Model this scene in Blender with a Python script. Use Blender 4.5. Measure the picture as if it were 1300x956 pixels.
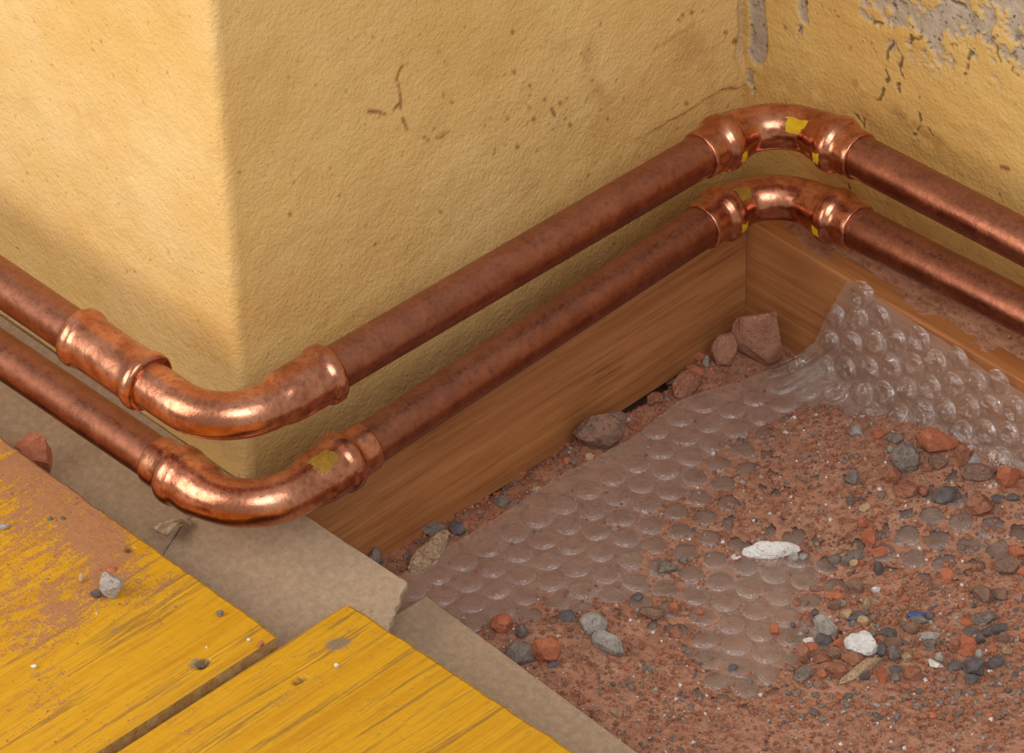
import bpy, bmesh, math, random
import numpy as np
from mathutils import Matrix, Vector

for _o in list(bpy.data.objects):
    bpy.data.objects.remove(_o)
scene = bpy.context.scene
COL = scene.collection
MM = 0.001
random.seed(7)
RNG = np.random.default_rng(7)

# ------------------------------------------------------------------ camera
AZ, EL, ROLL, FPX = 0.8230, 0.6839, -0.0288, 5804.8      # focal length in pixels of a 1300 px wide frame
DIST, TGT = 2200.0, np.array([52.44, 130.0, 109.58])     # millimetres
_fw = np.array([-math.sin(AZ) * math.cos(EL), math.cos(AZ) * math.cos(EL), -math.sin(EL)])
_R = np.array([math.cos(AZ), math.sin(AZ), 0.0])
_U = np.cross(_R, _fw)
CR = math.cos(ROLL) * _R + math.sin(ROLL) * _U
CU = -math.sin(ROLL) * _R + math.cos(ROLL) * _U
CF = _fw
CPOS = TGT - DIST * CF
cam = bpy.data.cameras.new('camera')
cam.sensor_width = 36.0
cam.lens = FPX * 36.0 / 1300.0
cam.clip_start = 0.02
cam.clip_end = 50
cam_ob = bpy.data.objects.new('camera', cam)
COL.objects.link(cam_ob)
m = Matrix.Identity(4)
for i in range(3):
    m[i][0], m[i][1], m[i][2], m[i][3] = CR[i], CU[i], -CF[i], CPOS[i] * MM
cam_ob.matrix_world = m
scene.camera = cam_ob

# ------------------------------------------------------------------ light
vs = scene.view_settings
vs.view_transform = 'Standard'
vs.look = 'None'
vs.gamma = 1.0
vs.use_curve_mapping = False
vs.exposure = 0.0
world = bpy.data.worlds.new('room_light')
world.use_nodes = True
scene.world = world
bg = world.node_tree.nodes['Background']
bg.inputs[0].default_value = (1.0, 0.93, 0.84, 1)
bg.inputs[1].default_value = 0.5

def area(name, target, direction, dist, sx, sy, watts, color):
    l = bpy.data.lights.new(name, 'AREA')
    l.shape = 'RECTANGLE'
    l.size, l.size_y = sx, sy
    l.energy = watts
    l.color = color
    o = bpy.data.objects.new(name, l)
    COL.objects.link(o)
    d = Vector(direction).normalized()
    o.location = Vector(target) * MM + d * dist
    o.rotation_euler = d.to_track_quat('Z', 'Y').to_euler()
    return o
area('window_light', (0, 40, 110), (-0.28, -0.80, 0.50), 1.05, 0.6, 0.7, 7.0, (1.0, 0.965, 0.92))
area('fill_light', (60, 160, 80), (0.62, -0.42, 0.80), 2.3, 1.1, 1.1, 25.0, (0.88, 0.92, 1.0))  # soft fill added above the camera side to brighten middle wall and pipes

# ------------------------------------------------------------------ numeric helpers
def hash2(ix, iy, seed):
    h = (ix.astype(np.int64) * 374761393 + iy.astype(np.int64) * 668265263 + seed * 982451653) & 0x7fffffff
    h = ((h ^ (h >> 13)) * 1274126177) & 0x7fffffff
    h = ((h ^ (h >> 16)) * 461845907) & 0x7fffffff
    return ((h ^ (h >> 15)) & 0xffff) / 65535.0

def vnoise(x, y, seed=0):
    x = np.asarray(x, float); y = np.asarray(y, float)
    ix = np.floor(x); iy = np.floor(y)
    fx = x - ix; fy = y - iy
    fx = fx * fx * fx * (fx * (fx * 6 - 15) + 10); fy = fy * fy * fy * (fy * (fy * 6 - 15) + 10)
    a = hash2(ix, iy, seed); b = hash2(ix + 1, iy, seed)
    c = hash2(ix, iy + 1, seed); d = hash2(ix + 1, iy + 1, seed)
    return (a * (1 - fx) + b * fx) * (1 - fy) + (c * (1 - fx) + d * fx) * fy

def fbm(x, y, scale, octaves=4, seed=0, gain=0.5):
    """fractal noise about 0 (roughly -0.5..0.5); scale = size of the largest feature in mm"""
    x = np.asarray(x, float) / scale; y = np.asarray(y, float) / scale
    t = 0.0; amp = 1.0; tot = 0.0
    for o in range(octaves):
        ca, sa = math.cos(o * 1.1 + 0.5), math.sin(o * 1.1 + 0.5)
        t = t + amp * (vnoise(x * ca - y * sa + o * 17.3, x * sa + y * ca + o * 9.1, seed + o) - 0.5)
        tot += amp
        x = x * 2.03; y = y * 2.03
        amp *= gain
    return t / tot

def sstep(a, b, v):
    t = np.clip((np.asarray(v, float) - a) / (b - a), 0, 1)
    return t * t * (3 - 2 * t)

def ray(px, py):
    return CF + CR * ((px - 650.0) / FPX) - CU * ((py - 478.0) / FPX)

def on_plane(px, py, axis, val):
    """point (mm) where the view through a photograph pixel meets the plane axis = val"""
    d = ray(px, py)
    return CPOS + d * ((val - CPOS[axis]) / d[axis])

# ------------------------------------------------------------------ object helpers
def meta(o, label=None, cat=None, group=None, kind=None):
    if label: o['label'] = label
    if cat: o['category'] = cat
    if group: o['group'] = group
    if kind: o['kind'] = kind
    return o

def mesh_data(name, verts_mm, faces, mats, smooth=True, slots=None, attrs=None):
    me = bpy.data.meshes.new(name)
    v = np.asarray(verts_mm, float) * MM
    me.from_pydata(v.tolist(), [], [tuple(int(i) for i in f) for f in faces])
    if not isinstance(mats, (list, tuple)): mats = [mats]
    for mt in mats: me.materials.append(mt)
    if slots is not None: me.polygons.foreach_set('material_index', np.asarray(slots, np.int32))
    me.polygons.foreach_set('use_smooth', np.full(len(me.polygons), smooth, bool))
    if attrs:
        for k, a in attrs.items():
            at = me.attributes.new(k, 'FLOAT', 'POINT')
            at.data.foreach_set('value', np.asarray(a, np.float32))
    me.update()
    return me

def mesh_obj(name, verts_mm, faces, mats, parent=None, smooth=True, slots=None, attrs=None, origin=None):
    """verts are world millimetres; origin (mm) becomes the object's own location"""
    og = np.zeros(3) if origin is None else np.asarray(origin, float)
    base = np.zeros(3)
    if parent is not None:
        p = parent
        while p is not None:
            base = base + np.array(p.location) / MM; p = p.parent
        if origin is None: og = base
    me = mesh_data(name, np.asarray(verts_mm, float) - og, faces, mats, smooth, slots, attrs)
    o = bpy.data.objects.new(name, me)
    COL.objects.link(o)
    o.parent = parent
    o.location = Vector((og - base) * MM)
    return o

def empty(name, loc_mm):
    o = bpy.data.objects.new(name, None)
    o.empty_display_size = 0.01
    COL.objects.link(o)
    o.location = Vector(loc_mm) * MM
    return o

def grid_faces(nu, nv):
    i = np.arange(nu - 1)[:, None] * nv + np.arange(nv - 1)[None, :]
    return np.stack([i, i + nv, i + nv + 1, i + 1], -1).reshape(-1, 4)

def prism(poly, z0, z1, name, mats, parent=None, bevel=0.0, attrs=None, origin=None, tilt=None):
    """flat board with outline poly (counter-clockwise), top z1 and bottom z0; slot 1 = its cut edges"""
    n = len(poly)
    P = np.array(poly, float)
    def zz(z): return z + (tilt(P[:, 0], P[:, 1]) if tilt else 0)
    c = P.mean(0)
    if bevel > 0:
        Q = []
        for i in range(n):
            a = P[i] - P[i - 1]; b = P[(i + 1) % n] - P[i]
            na = np.array([-a[1], a[0]]) / (np.linalg.norm(a) + 1e-9); nb = np.array([-b[1], b[0]]) / (np.linalg.norm(b) + 1e-9)
            k = na + nb; k = k / (np.linalg.norm(k) + 1e-9)
            Q.append(P[i] + k * bevel)
        Q = np.array(Q)
    else: Q = P
    v = np.vstack([np.c_[P, np.full(n, 0) + zz(z0)], np.c_[P, np.full(n, 0) + zz(z1 - bevel)], np.c_[Q, np.full(n, 0) + zz(z1)]])
    f = [tuple(range(n))[::-1], tuple(range(2 * n, 3 * n))]; s = [0, 0]
    for i in range(n):
        j = (i + 1) % n
        f.append((i, j, n + j, n + i)); s.append(1)
        f.append((n + i, n + j, 2 * n + j, 2 * n + i)); s.append(1)
    return mesh_obj(name, v, f, mats, parent, False, s if len(mats) > 1 else None, None, origin)

# ------------------------------------------------------------------ material helpers
class NT:
    def __init__(self, name):
        self.m = bpy.data.materials.new(name); self.m.use_nodes = True
        self.t = self.m.node_tree; self.t.nodes.clear()
        self.out = self.t.nodes.new('ShaderNodeOutputMaterial')
        self.bsdf = self.t.nodes.new('ShaderNodeBsdfPrincipled')
        self.t.links.new(self.bsdf.outputs[0], self.out.inputs[0])
        self.tc = self.t.nodes.new('ShaderNodeTexCoord')
    def n(self, typ, **kw):
        x = self.t.nodes.new(typ)
        for k, v in kw.items(): setattr(x, k, v)
        return x
    def link(self, a, b): self.t.links.new(a, b)
    def put(self, sock, v):
        if isinstance(v, (int, float)): sock.default_value = v
        elif isinstance(v, (tuple, list)): sock.default_value = tuple(v) + ((1,) if len(v) == 3 and sock.type == 'RGBA' else ())
        else: self.link(v, sock)
    def coords(self, scale=(1, 1, 1), rot=(0, 0, 0), space='Object', offset=None):
        mp = self.n('ShaderNodeMapping')
        mp.inputs['Scale'].default_value = scale; mp.inputs['Rotation'].default_value = rot
        self.link(self.tc.outputs[space], mp.inputs[0])
        return mp.outputs[0]
    def noise(self, scale, detail=3, rough=0.5, vec=None, dist=0.0):
        x = self.n('ShaderNodeTexNoise')
        x.inputs['Scale'].default_value = scale; x.inputs['Detail'].default_value = detail
        x.inputs['Roughness'].default_value = rough; x.inputs['Distortion'].default_value = dist
        self.link(vec if vec is not None else self.tc.outputs['Object'], x.inputs['Vector'])
        return x.outputs[0]
    def voronoi(self, scale, vec=None, feature='F1', out=0):
        x = self.n('ShaderNodeTexVoronoi', feature=feature)
        x.inputs['Scale'].default_value = scale
        self.link(vec if vec is not None else self.tc.outputs['Object'], x.inputs['Vector'])
        return x.outputs[out]
    def ramp(self, fac, stops, interp='LINEAR'):
        x = self.n('ShaderNodeValToRGB'); x.color_ramp.interpolation = interp
        e = x.color_ramp.elements
        while len(e) < len(stops): e.new(0.5)
        for i, (p, c) in enumerate(stops):
            e[i].position = p
            e[i].color = (c, c, c, 1) if isinstance(c, (int, float)) else tuple(c) + (1,)
        self.link(fac, x.inputs[0])
        return x.outputs[0]
    def mix(self, fac, a, b, mode='MIX'):
        x = self.n('ShaderNodeMix', data_type='RGBA', blend_type=mode)
        self.put(x.inputs[0], fac); self.put(x.inputs[6], a); self.put(x.inputs[7], b)
        return x.outputs[2]
    def math(self, op, a, b=0.0, clamp=False):
        x = self.n('ShaderNodeMath', operation=op); x.use_clamp = clamp
        self.put(x.inputs[0], a); self.put(x.inputs[1], b)
        return x.outputs[0]
    def attr(self, name):
        x = self.n('ShaderNodeAttribute'); x.attribute_name = name
        return x.outputs['Fac']
    def bump(self, height, dist, strength=1.0, normal=None):
        x = self.n('ShaderNodeBump')
        x.inputs['Strength'].default_value = strength; x.inputs['Distance'].default_value = dist
        self.link(height, x.inputs['Height'])
        if normal is not None: self.link(normal, x.inputs['Normal'])
        return x.outputs[0]
    def done(self, color=None, rough=None, metal=None, normal=None, spec=None):
        b = self.bsdf
        if color is not None: self.put(b.inputs['Base Color'], color)
        if rough is not None: self.put(b.inputs['Roughness'], rough)
        if metal is not None: self.put(b.inputs['Metallic'], metal)
        if normal is not None: self.link(normal, b.inputs['Normal'])
        if spec is not None: self.put(b.inputs['Specular IOR Level'], spec)
        return self.m

def srgb(r, g, b):
    f = lambda c: (c / 255 / 12.92) if c / 255 <= 0.04045 else ((c / 255 + 0.055) / 1.055) ** 2.4
    return (f(r), f(g), f(b))

# ---- plaster: yellow limewash over grey render; attributes peel / crack / stain are painted from the wall's own damage
def plaster(name, base, light, strength=1.0):
    t = NT(name)
    big = t.noise(9, 4, 0.6); mid = t.noise(45, 4, 0.6)
    col = t.mix(t.ramp(big, [(0.35, 0.0), (0.68, 1.0)]), base, light)
    col = t.mix(t.math('MULTIPLY', t.ramp(mid, [(0.5, 0.0), (0.75, 1.0)]), 0.28), col, tuple(c * 0.74 for c in base))
    speck = t.ramp(t.noise(330, 2, 0.5), [(0.68, 0.0), (0.73, 1.0)])
    col = t.mix(t.math('MULTIPLY', speck, 0.35), col, srgb(140, 84, 40))
    st = t.attr('stain'); col = t.mix(t.math('MULTIPLY', st, 0.9, True), col, srgb(150, 84, 38))
    grey = t.mix(t.noise(160, 4, 0.7), srgb(160, 140, 118), srgb(212, 194, 170))
    grey = t.mix(t.ramp(t.noise(330, 3), [(0.6, 0.0), (0.68, 0.8)]), grey, srgb(92, 74, 60))
    pe = t.attr('peel'); col = t.mix(pe, col, grey)
    ck = t.attr('crack'); col = t.mix(ck, col, srgb(98, 76, 50))
    h1 = t.noise(430, 3, 0.55, dist=0.3); h2 = t.noise(1100, 2, 0.5)
    hh = t.math('ADD', h1, t.math('MULTIPLY', h2, 0.25))
    hh = t.math('SUBTRACT', hh, t.math('MULTIPLY', ck, 0.8))
    nm = t.bump(hh, 0.0011 * strength, 0.75)
    return t.done(col, 0.72, 0.0, nm, 0.35)

def copper(name, colA, colB, dull, rough, dust=0.5, scratch=True):
    t = NT(name)
    a = t.noise(70, 5, 0.65); b = t.noise(300, 3, 0.6)
    c = t.mix(t.ramp(a, [(0.36, 0.0), (0.66, 1.0)]), colA, colB)
    c = t.mix(t.math('MULTIPLY', t.ramp(b, [(0.5, 0.0), (0.72, 1.0)]), 0.55), c, dull)
    g = t.n('ShaderNodeNewGeometry')
    sep = t.n('ShaderNodeSeparateXYZ'); t.link(g.outputs['True Normal'], sep.inputs[0])
    up = t.ramp(sep.outputs[2], [(0.25, 0.0), (0.95, 1.0)])            # settled dust lies on what faces up
    dn = t.math('MULTIPLY', t.math('MULTIPLY', up, t.ramp(t.noise(520, 3, 0.7), [(0.35, 0.25), (0.65, 1.0)])), dust, True)
    c = t.mix(dn, c, srgb(124, 84, 66))
    r = t.math('ADD', t.math('MULTIPLY', a, 0.22), rough - 0.11)
    r = t.math('ADD', r, t.math('MULTIPLY', dn, 0.4), True)
    mt = t.math('SUBTRACT', 1.0, t.math('MULTIPLY', dn, 0.75))
    h = t.math('ADD', t.noise(240, 3, 0.6), t.math('MULTIPLY', t.noise(1500, 2), 0.2))
    return t.done(c, r, mt, t.bump(h, 0.00022, 0.7))

def wood_skirting(name, axis):
    t = NT(name)
    s = (14, 1, 1) if axis == 'y' else (1, 14, 1)
    sc = (55, 3.2, 55) if axis == 'y' else (3.2, 55, 55)
    fine = (330, 11, 330) if axis == 'y' else (11, 330, 330)
    a = t.noise(3.0, 4, 0.6, t.coords(sc)); b = t.noise(2.0, 4, 0.65, t.coords(fine))
    c = t.mix(t.ramp(a, [(0.34, 0.0), (0.66, 1.0)]), srgb(164, 102, 58), srgb(186, 126, 76))
    c = t.mix(t.math('MULTIPLY', t.ramp(b, [(0.5, 0.0), (0.68, 1.0)]), 0.5), c, srgb(128, 74, 34))
    br = t.n('ShaderNodeTexNoise'); br.inputs['Scale'].default_value = 18
    c = t.mix(t.math('MULTIPLY', t.ramp(t.noise(24, 2), [(0.62, 0.0), (0.72, 0.4)]), t.ramp(b, [(0.45, 0.0), (0.6, 1.0)])), c, srgb(96, 50, 20))
    return t.done(c, 0.42, 0, t.bump(b, 0.0002, 0.6), 0.4)

def panel_yellow(name):
    t = NT(name)
    g = t.noise(2.0, 5, 0.62, t.coords((75, 3.0, 60)), 0.4); f = t.noise(2.0, 4, 0.6, t.coords((420, 14, 300)))
    c = t.mix(t.ramp(g, [(0.36, 0.0), (0.64, 1.0)]), srgb(192, 134, 20), srgb(214, 160, 30))
    c = t.mix(t.math('MULTIPLY', t.ramp(g, [(0.55, 0.0), (0.63, 1.0), (0.70, 0.0)]), 0.85), c, srgb(140, 96, 42))
    c = t.mix(t.math('MULTIPLY', t.ramp(f, [(0.54, 0.0), (0.66, 1.0)]), 0.55), c, srgb(160, 112, 48))
    d = t.attr('dust')
    dd = t.math('ADD', d, t.math('MULTIPLY', t.math('SUBTRACT', t.noise(2.0, 5, 0.7, t.coords((170, 55, 100))), 0.5), 1.5))
    dd = t.math('ADD', dd, t.math('MULTIPLY', t.math('SUBTRACT', t.noise(850, 2, 0.6), 0.5), 0.9))
    dn = t.math('MULTIPLY', t.ramp(dd, [(0.42, 0.0), (0.66, 1.0)]), 0.88, True)
    c = t.mix(dn, c, t.mix(t.noise(600, 2), srgb(146, 94, 64), srgb(176, 120, 88)))
    k = t.attr('knot'); c = t.mix(k, c, srgb(62, 34, 18))
    gr = t.attr('scuff'); c = t.mix(gr, c, srgb(128, 112, 96))
    r = t.math('ADD', 0.36, t.math('MULTIPLY', dn, 0.5))
    h = t.math('ADD', t.math('MULTIPLY', g, 0.6), t.math('MULTIPLY', f, 0.5))
    h = t.math('ADD', h, t.math('MULTIPLY', t.math('MULTIPLY', dn, t.noise(900, 2)), 0.9))
    h = t.math('SUBTRACT', h, t.math('MULTIPLY', k, 1.5))
    return t.done(c, r, 0, t.bump(h, 0.0006, 0.7), 0.35)

def simple(name, ca, cb, scale, rough=0.85, bump_scale=None, bump_d=0.0005, cc=None, spec=0.25):
    t = NT(name)
    a = t.noise(scale, 5, 0.65)
    c = t.mix(t.ramp(a, [(0.36, 0.0), (0.64, 1.0)]), ca, cb)
    if cc is not None:
        c = t.mix(t.ramp(t.noise(scale * 2.6, 3, 0.6), [(0.56, 0.0), (0.66, 1.0)]), c, cc)
    h = t.math('ADD', t.noise(bump_scale or scale * 3, 4, 0.65), t.math('MULTIPLY', t.noise((bump_scale or scale * 3) * 4, 2), 0.35))
    return t.done(c, rough, 0, t.bump(h, bump_d, 0.9), spec)

def film(name, body, rim, tint, gloss, bumps):
    """clear polythene: hazy body that lets most light through, with a glossy skin"""
    t = NT(name)
    t.t.nodes.remove(t.bsdf)
    nm = t.bump(t.noise(200, 3, 0.6, dist=1.2), 0.0022, bumps)
    tr = t.n('ShaderNodeBsdfTransparent'); tr.inputs[0].default_value = (0.985, 0.98, 0.975, 1)
    df = t.n('ShaderNodeBsdfDiffuse'); df.inputs[0].default_value = (*tint, 1); t.link(nm, df.inputs['Normal'])
    gl = t.n('ShaderNodeBsdfGlossy'); gl.inputs['Roughness'].default_value = 0.13; gl.inputs[0].default_value = (1, 1, 1, 1); t.link(nm, gl.inputs['Normal'])
    lw = t.n('ShaderNodeLayerWeight'); lw.inputs[0].default_value = 0.5; t.link(nm, lw.inputs['Normal'])
    fac = t.math('ADD', body, t.math('MULTIPLY', t.attr('rim'), rim), True)
    fac = t.math('MULTIPLY', fac, t.ramp(t.noise(80, 3, 0.6), [(0.3, 0.55), (0.7, 1.0)]), True)
    m1 = t.n('ShaderNodeMixShader'); t.link(fac, m1.inputs[0]); t.link(tr.outputs[0], m1.inputs[1]); t.link(df.outputs[0], m1.inputs[2])
    fr = t.math('ADD', 0.05 * gloss, t.math('MULTIPLY', t.math('POWER', lw.outputs['Facing'], 4.0), 0.55 * gloss), True)
    m2 = t.n('ShaderNodeMixShader'); t.link(fr, m2.inputs[0]); t.link(m1.outputs[0], m2.inputs[1]); t.link(gl.outputs[0], m2.inputs[2])
    t.link(m2.outputs[0], t.out.inputs[0])
    return t.m

M = {}
M['plaster_left'] = plaster('plaster_left', srgb(226, 182, 108), srgb(238, 202, 140))
M['plaster_middle'] = plaster('plaster_middle', srgb(224, 180, 108), srgb(234, 196, 128), 1.2)
M['plaster_right'] = plaster('plaster_right', srgb(216, 170, 92), srgb(228, 188, 114))
M['copper_pipe'] = copper('copper_pipe', srgb(146, 88, 66), srgb(174, 110, 82), srgb(104, 64, 52), 0.31, 0.62)
M['copper_fitting'] = copper('copper_fitting', srgb(172, 104, 76), srgb(224, 156, 122), srgb(116, 66, 48), 0.22, 0.28)
M['yellow_mark'] = simple('yellow_mark', srgb(196, 150, 16), srgb(214, 170, 30), 300, 0.6)
M['olive_mark'] = simple('olive_mark', srgb(140, 104, 30), srgb(168, 126, 40), 300, 0.6)
M['skirting_y'] = wood_skirting('bamboo_along_y', 'y')
M['skirting_x'] = wood_skirting('bamboo_along_x', 'x')
M['panel'] = panel_yellow('yellow_varnish')
M['panel_edge'] = simple('panel_edge', srgb(166, 120, 62), srgb(196, 160, 104), 160, 0.8)
M['card'] = simple('grey_board_paper', srgb(158, 132, 106), srgb(176, 150, 122), 260, 0.85, 900, 0.00015, srgb(154, 130, 106))
M['card_edge'] = simple('torn_board_edge', srgb(150, 116, 84), srgb(196, 180, 160), 220, 0.9, 500, 0.0006)
M['subfloor'] = simple('subfloor', srgb(96, 70, 54), srgb(122, 92, 72), 40, 0.9)
M['dust'] = simple('red_brick_dust', srgb(178, 126, 98), srgb(200, 148, 120), 90, 0.95, 700, 0.0012, srgb(158, 110, 86), 0.1)
M['dirt'] = simple('red_dirt', srgb(156, 106, 80), srgb(180, 126, 98), 70, 0.95, 500, 0.0012, srgb(134, 96, 76), 0.1)
M['film'] = film('bubble_film', 0.36, 0.0, srgb(206, 178, 160), 1.2, 0.5)
M['bubble'] = film('bubble_dome', 0.08, 0.30, srgb(212, 192, 184), 1.0, 0.7)
M['bubble_wrinkled'] = film('bubble_crumpled', 0.05, 0.36, srgb(224, 204, 190), 2.6, 0.9)
S = {
 'brick':  simple('stone_brick', srgb(178, 102, 70), srgb(198, 124, 92), 160, 0.9, 420, 0.0016),
 'clod':   simple('stone_clod', srgb(156, 100, 74), srgb(178, 122, 96), 180, 0.95, 420, 0.0018, srgb(126, 88, 68)),
 'pink':   simple('stone_pink_brick', srgb(162, 108, 84), srgb(186, 134, 106), 120, 0.95, 380, 0.0020, srgb(150, 112, 84)),
 'brown':  simple('stone_brown', srgb(128, 102, 86), srgb(166, 124, 102), 130, 0.95, 380, 0.0020, srgb(100, 84, 76)),
 'grey':   simple('stone_grey', srgb(122, 108, 98), srgb(156, 140, 128), 180, 0.9, 480, 0.0016, srgb(104, 88, 80)),
 'pale':   simple('stone_pale', srgb(158, 148, 138), srgb(188, 178, 168), 200, 0.9, 520, 0.0014, srgb(140, 122, 108)),
 'slate':  simple('stone_slate', srgb(92, 86, 86), srgb(124, 114, 110), 180, 0.85, 480, 0.0012, srgb(120, 92, 76)),
 'white':  simple('stone_white', srgb(222, 214, 204), srgb(240, 236, 230), 220, 0.9, 520, 0.0010, srgb(186, 168, 150)),
 'mortar': simple('stone_mortar', srgb(176, 140, 106), srgb(214, 184, 148), 300, 0.95, 620, 0.0016, srgb(122, 92, 68)),
 'tan':    simple('stone_tan', srgb(178, 144, 106), srgb(204, 172, 134), 240, 0.85, 600, 0.0006),
 'blue':   simple('stone_blue', srgb(62, 82, 122), srgb(84, 104, 142), 200, 0.6, 500, 0.0003),
}

# ------------------------------------------------------------------ the room shell
WX, WYL, WYR = -22.0, 22.0, 369.5         # middle wall x, left wall y, right wall y (mm)
def seg_dist(u, v, pts):
    d = np.full(np.shape(u), 1e9)
    for (a, b), (c, e) in zip(pts[:-1], pts[1:]):
        L2 = (c - a) ** 2 + (e - b) ** 2 + 1e-9
        t = np.clip(((u - a) * (c - a) + (v - b) * (e - b)) / L2, 0, 1)
        d = np.minimum(d, np.hypot(u - a - t * (c - a), v - b - t * (e - b)))
    return d
def axis_vals(lo, a, b, hi, fine, coarse):
    return np.unique(np.concatenate([np.arange(lo, a, coarse), np.arange(a, b, fine), np.arange(b, hi + 1e-6, coarse), [hi]]))
def pxs(pts, axis, val):
    k = 1 - axis
    r = []
    for p in pts:
        q = on_plane(p[0], p[1], axis, val); r.append((q[k], q[2]))
    return r

def left_wall():
    us = np.concatenate([np.arange(-520, -225, 6.0), np.arange(-225, -28, 1.3), np.linspace(-28, -14.1, 14)])
    zs = axis_vals(-14, 30, 370, 460, 1.3, 8.0)
    U, Z = np.meshgrid(us, zs, indexing='ij')
    r = 6.0
    flat = U < -28
    ang = np.clip((U + 28) / 13.9, 0, 1) * math.pi / 2
    X = np.where(flat, U, -28 + r * np.sin(ang)); Y = np.where(flat, WYL, WYL + r - r * np.cos(ang))
    nx = np.where(flat, 0, np.sin(ang)); ny = np.where(flat, -1, -np.cos(ang))
    d = fbm(U, Z, 70, 3, 1) * 2.4 + fbm(U, Z, 9, 3, 5) * 0.6
    d *= sstep(-14.2, -18, U) 
    lean = (Z - 170) * 0.0
    X = X + nx * d + lean; Y = Y + ny * d
    z0 = np.zeros_like(U)
    stain = np.clip(1.0 - seg_dist(U, Z, pxs([(213, 318), (214, 322)], 1, WYL)) / 1.2, 0, 1) * 0.8
    for a in [(34, 220), (22, 315), (66, 82), (117, 64), (128, 53), (170, 345), (160, 345), (212, 92), (190, 330)]:
        q = pxs([a], 1, WYL)[0]
        stain = np.maximum(stain, np.clip(1.4 - np.hypot(U - q[0], Z - q[1]) / 0.9, 0, 1) * 0.75)
    V = np.stack([X, Y, Z], -1).reshape(-1, 3)
    o = mesh_obj('wall_left', V, grid_faces(len(us), len(zs))[:, ::-1] if False else grid_faces(len(us), len(zs)), M['plaster_left'],
                 attrs={'peel': z0.ravel(), 'crack': z0.ravel(), 'stain': stain.ravel()})
    meta(o, 'sunlit yellow plastered wall face left of the projecting corner', kind='structure')

def middle_wall():
    us = axis_vals(28.0, 28.0, 371.5, 371.5, 1.0, 4)
    zs = axis_vals(-14, 60, 372, 460, 1.0, 8.0)
    U, Z = np.meshgrid(us, zs, indexing='ij')
    d = fbm(U, Z, 80, 3, 21) * 2.6 + fbm(U, Z, 8, 3, 25) * 0.7
    d *= sstep(28, 34, U)
    # lower coat of plaster stops short: a lip runs down from the inner corner
    lip = pxs([(938, 113), (925, 111), (900, 125), (872, 143), (835, 163), (790, 186)], 0, WX)
    ly = np.interp(U, [p[0] for p in lip][::-1], [p[1] for p in lip][::-1])
    fade = sstep(lip[-1][0], lip[3][0], U)
    below = sstep(0.8, -0.8, Z - ly + fbm(U, Z, 6, 2, 3) * 1.6)
    d = d - 2.2 * below * fade
    # ragged end of the coat at the inner corner
    rag = sstep(362.0, 366.0, U + fbm(Z, U * 0, 14, 3, 31) * 6) * sstep(125, 150, Z)
    d = d - 3.0 * rag
    stain = np.zeros_like(U); crack = np.zeros_like(U)
    def dab(pts, w, k):
        nonlocal stain
        dist = seg_dist(U, Z, pxs(pts, 0, WX))
        n = sstep(-0.14, 0.06, fbm(U, Z, 5, 3, 71))
        stain = np.maximum(stain, np.clip(1.3 - dist / w, 0, 1) * k * n)
    dab([(462, 141), (478, 142), (494, 146), (507, 132)], 1.3, 1.0)
    dab([(509, 138), (509, 122), (504, 100), (510, 86), (530, 76)], 1.1, 0.9)
    dab([(511, 150), (519, 170), (548, 176), (563, 173)], 1.1, 0.9)
    dab([(560, 170), (580, 162), (595, 150)], 1.0, 0.5)
    for p in [(403, 125), (405, 131), (401, 108), (366, 270), (395, 190), (716, 60), (720, 62), (746, 62), (671, 135), (676, 150), (643, 148), (615, 160),
              (671, 108), (723, 158), (640, 180), (655, 185), (628, 190), (558, 268), (580, 265), (610, 262), (626, 190), (650, 40), (780, 100),
              (652, 91), (870, 130), (920, 40), (865, 18), (877, 15), (890, 12), (860, 25), (566, 80), (562, 120), (475, 266), (710, 130), (690, 125), (770, 150)]:
        dab([p, (p[0] + 2, p[1] + 2)], 1.2, 0.9)
    rr = random.Random(77)
    for k in range(90):
        a = (rr.gauss(690, 110), rr.gauss(150, 70)) if k < 60 else (rr.uniform(300, 930), rr.uniform(5, 330))
        c = pxs([a], 0, WX)[0]
        w = rr.uniform(0.5, 1.0)
        stain = np.maximum(stain, np.clip(1.4 - np.hypot((U - c[0]) * rr.uniform(0.7, 1.2), Z - c[1]) / w, 0, 1) * rr.uniform(0.5, 1))
    blue = pxs([(700, 138), (705, 148)], 0, WX)
    for (a, b, w, k) in [((745, 85), (735, 60), 12, 0.28), ((770, 130), (745, 85), 10, 0.22), ((870, 60), (910, 75), 16, 0.3), ((880, 30), (830, 62), 2.2, 0.4), ((900, 140), (925, 60), 10, 0.22), ((700, 190), (770, 150), 14, 0.15)]:
        dist = seg_dist(U, Z, pxs([a, b], 0, WX))
        stain = np.maximum(stain, np.clip(1 - dist / w, 0, 1) * k * sstep(-0.2, 0.2, fbm(U, Z, 12, 4, 77)) * 1.3)
    crack = np.clip(1.2 - seg_dist(U, Z, blue) / 1.0, 0, 1) * 0.8
    crack = np.maximum(crack, np.clip(1 - np.abs(Z - ly) / 0.8, 0, 1) * fade * 0.45 * sstep(-0.1, 0.15, fbm(U, Z, 9, 2, 91)))
    rust = pxs([(932, 52), (938, 54)], 0, WX)
    stain = np.maximum(stain, np.clip(1.3 - seg_dist(U, Z, rust) / 2.0, 0, 1))
    V = np.stack([WX + d, U, Z], -1).reshape(-1, 3)
    o = mesh_obj('wall_middle', V, grid_faces(len(us), len(zs)), M['plaster_middle'],
                 attrs={'peel': (rag * 0.5).ravel(), 'crack': crack.ravel(), 'stain': stain.ravel()})
    meta(o, 'yellow plastered wall between the projecting corner and the inner corner, rust specked', kind='structure')

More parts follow.
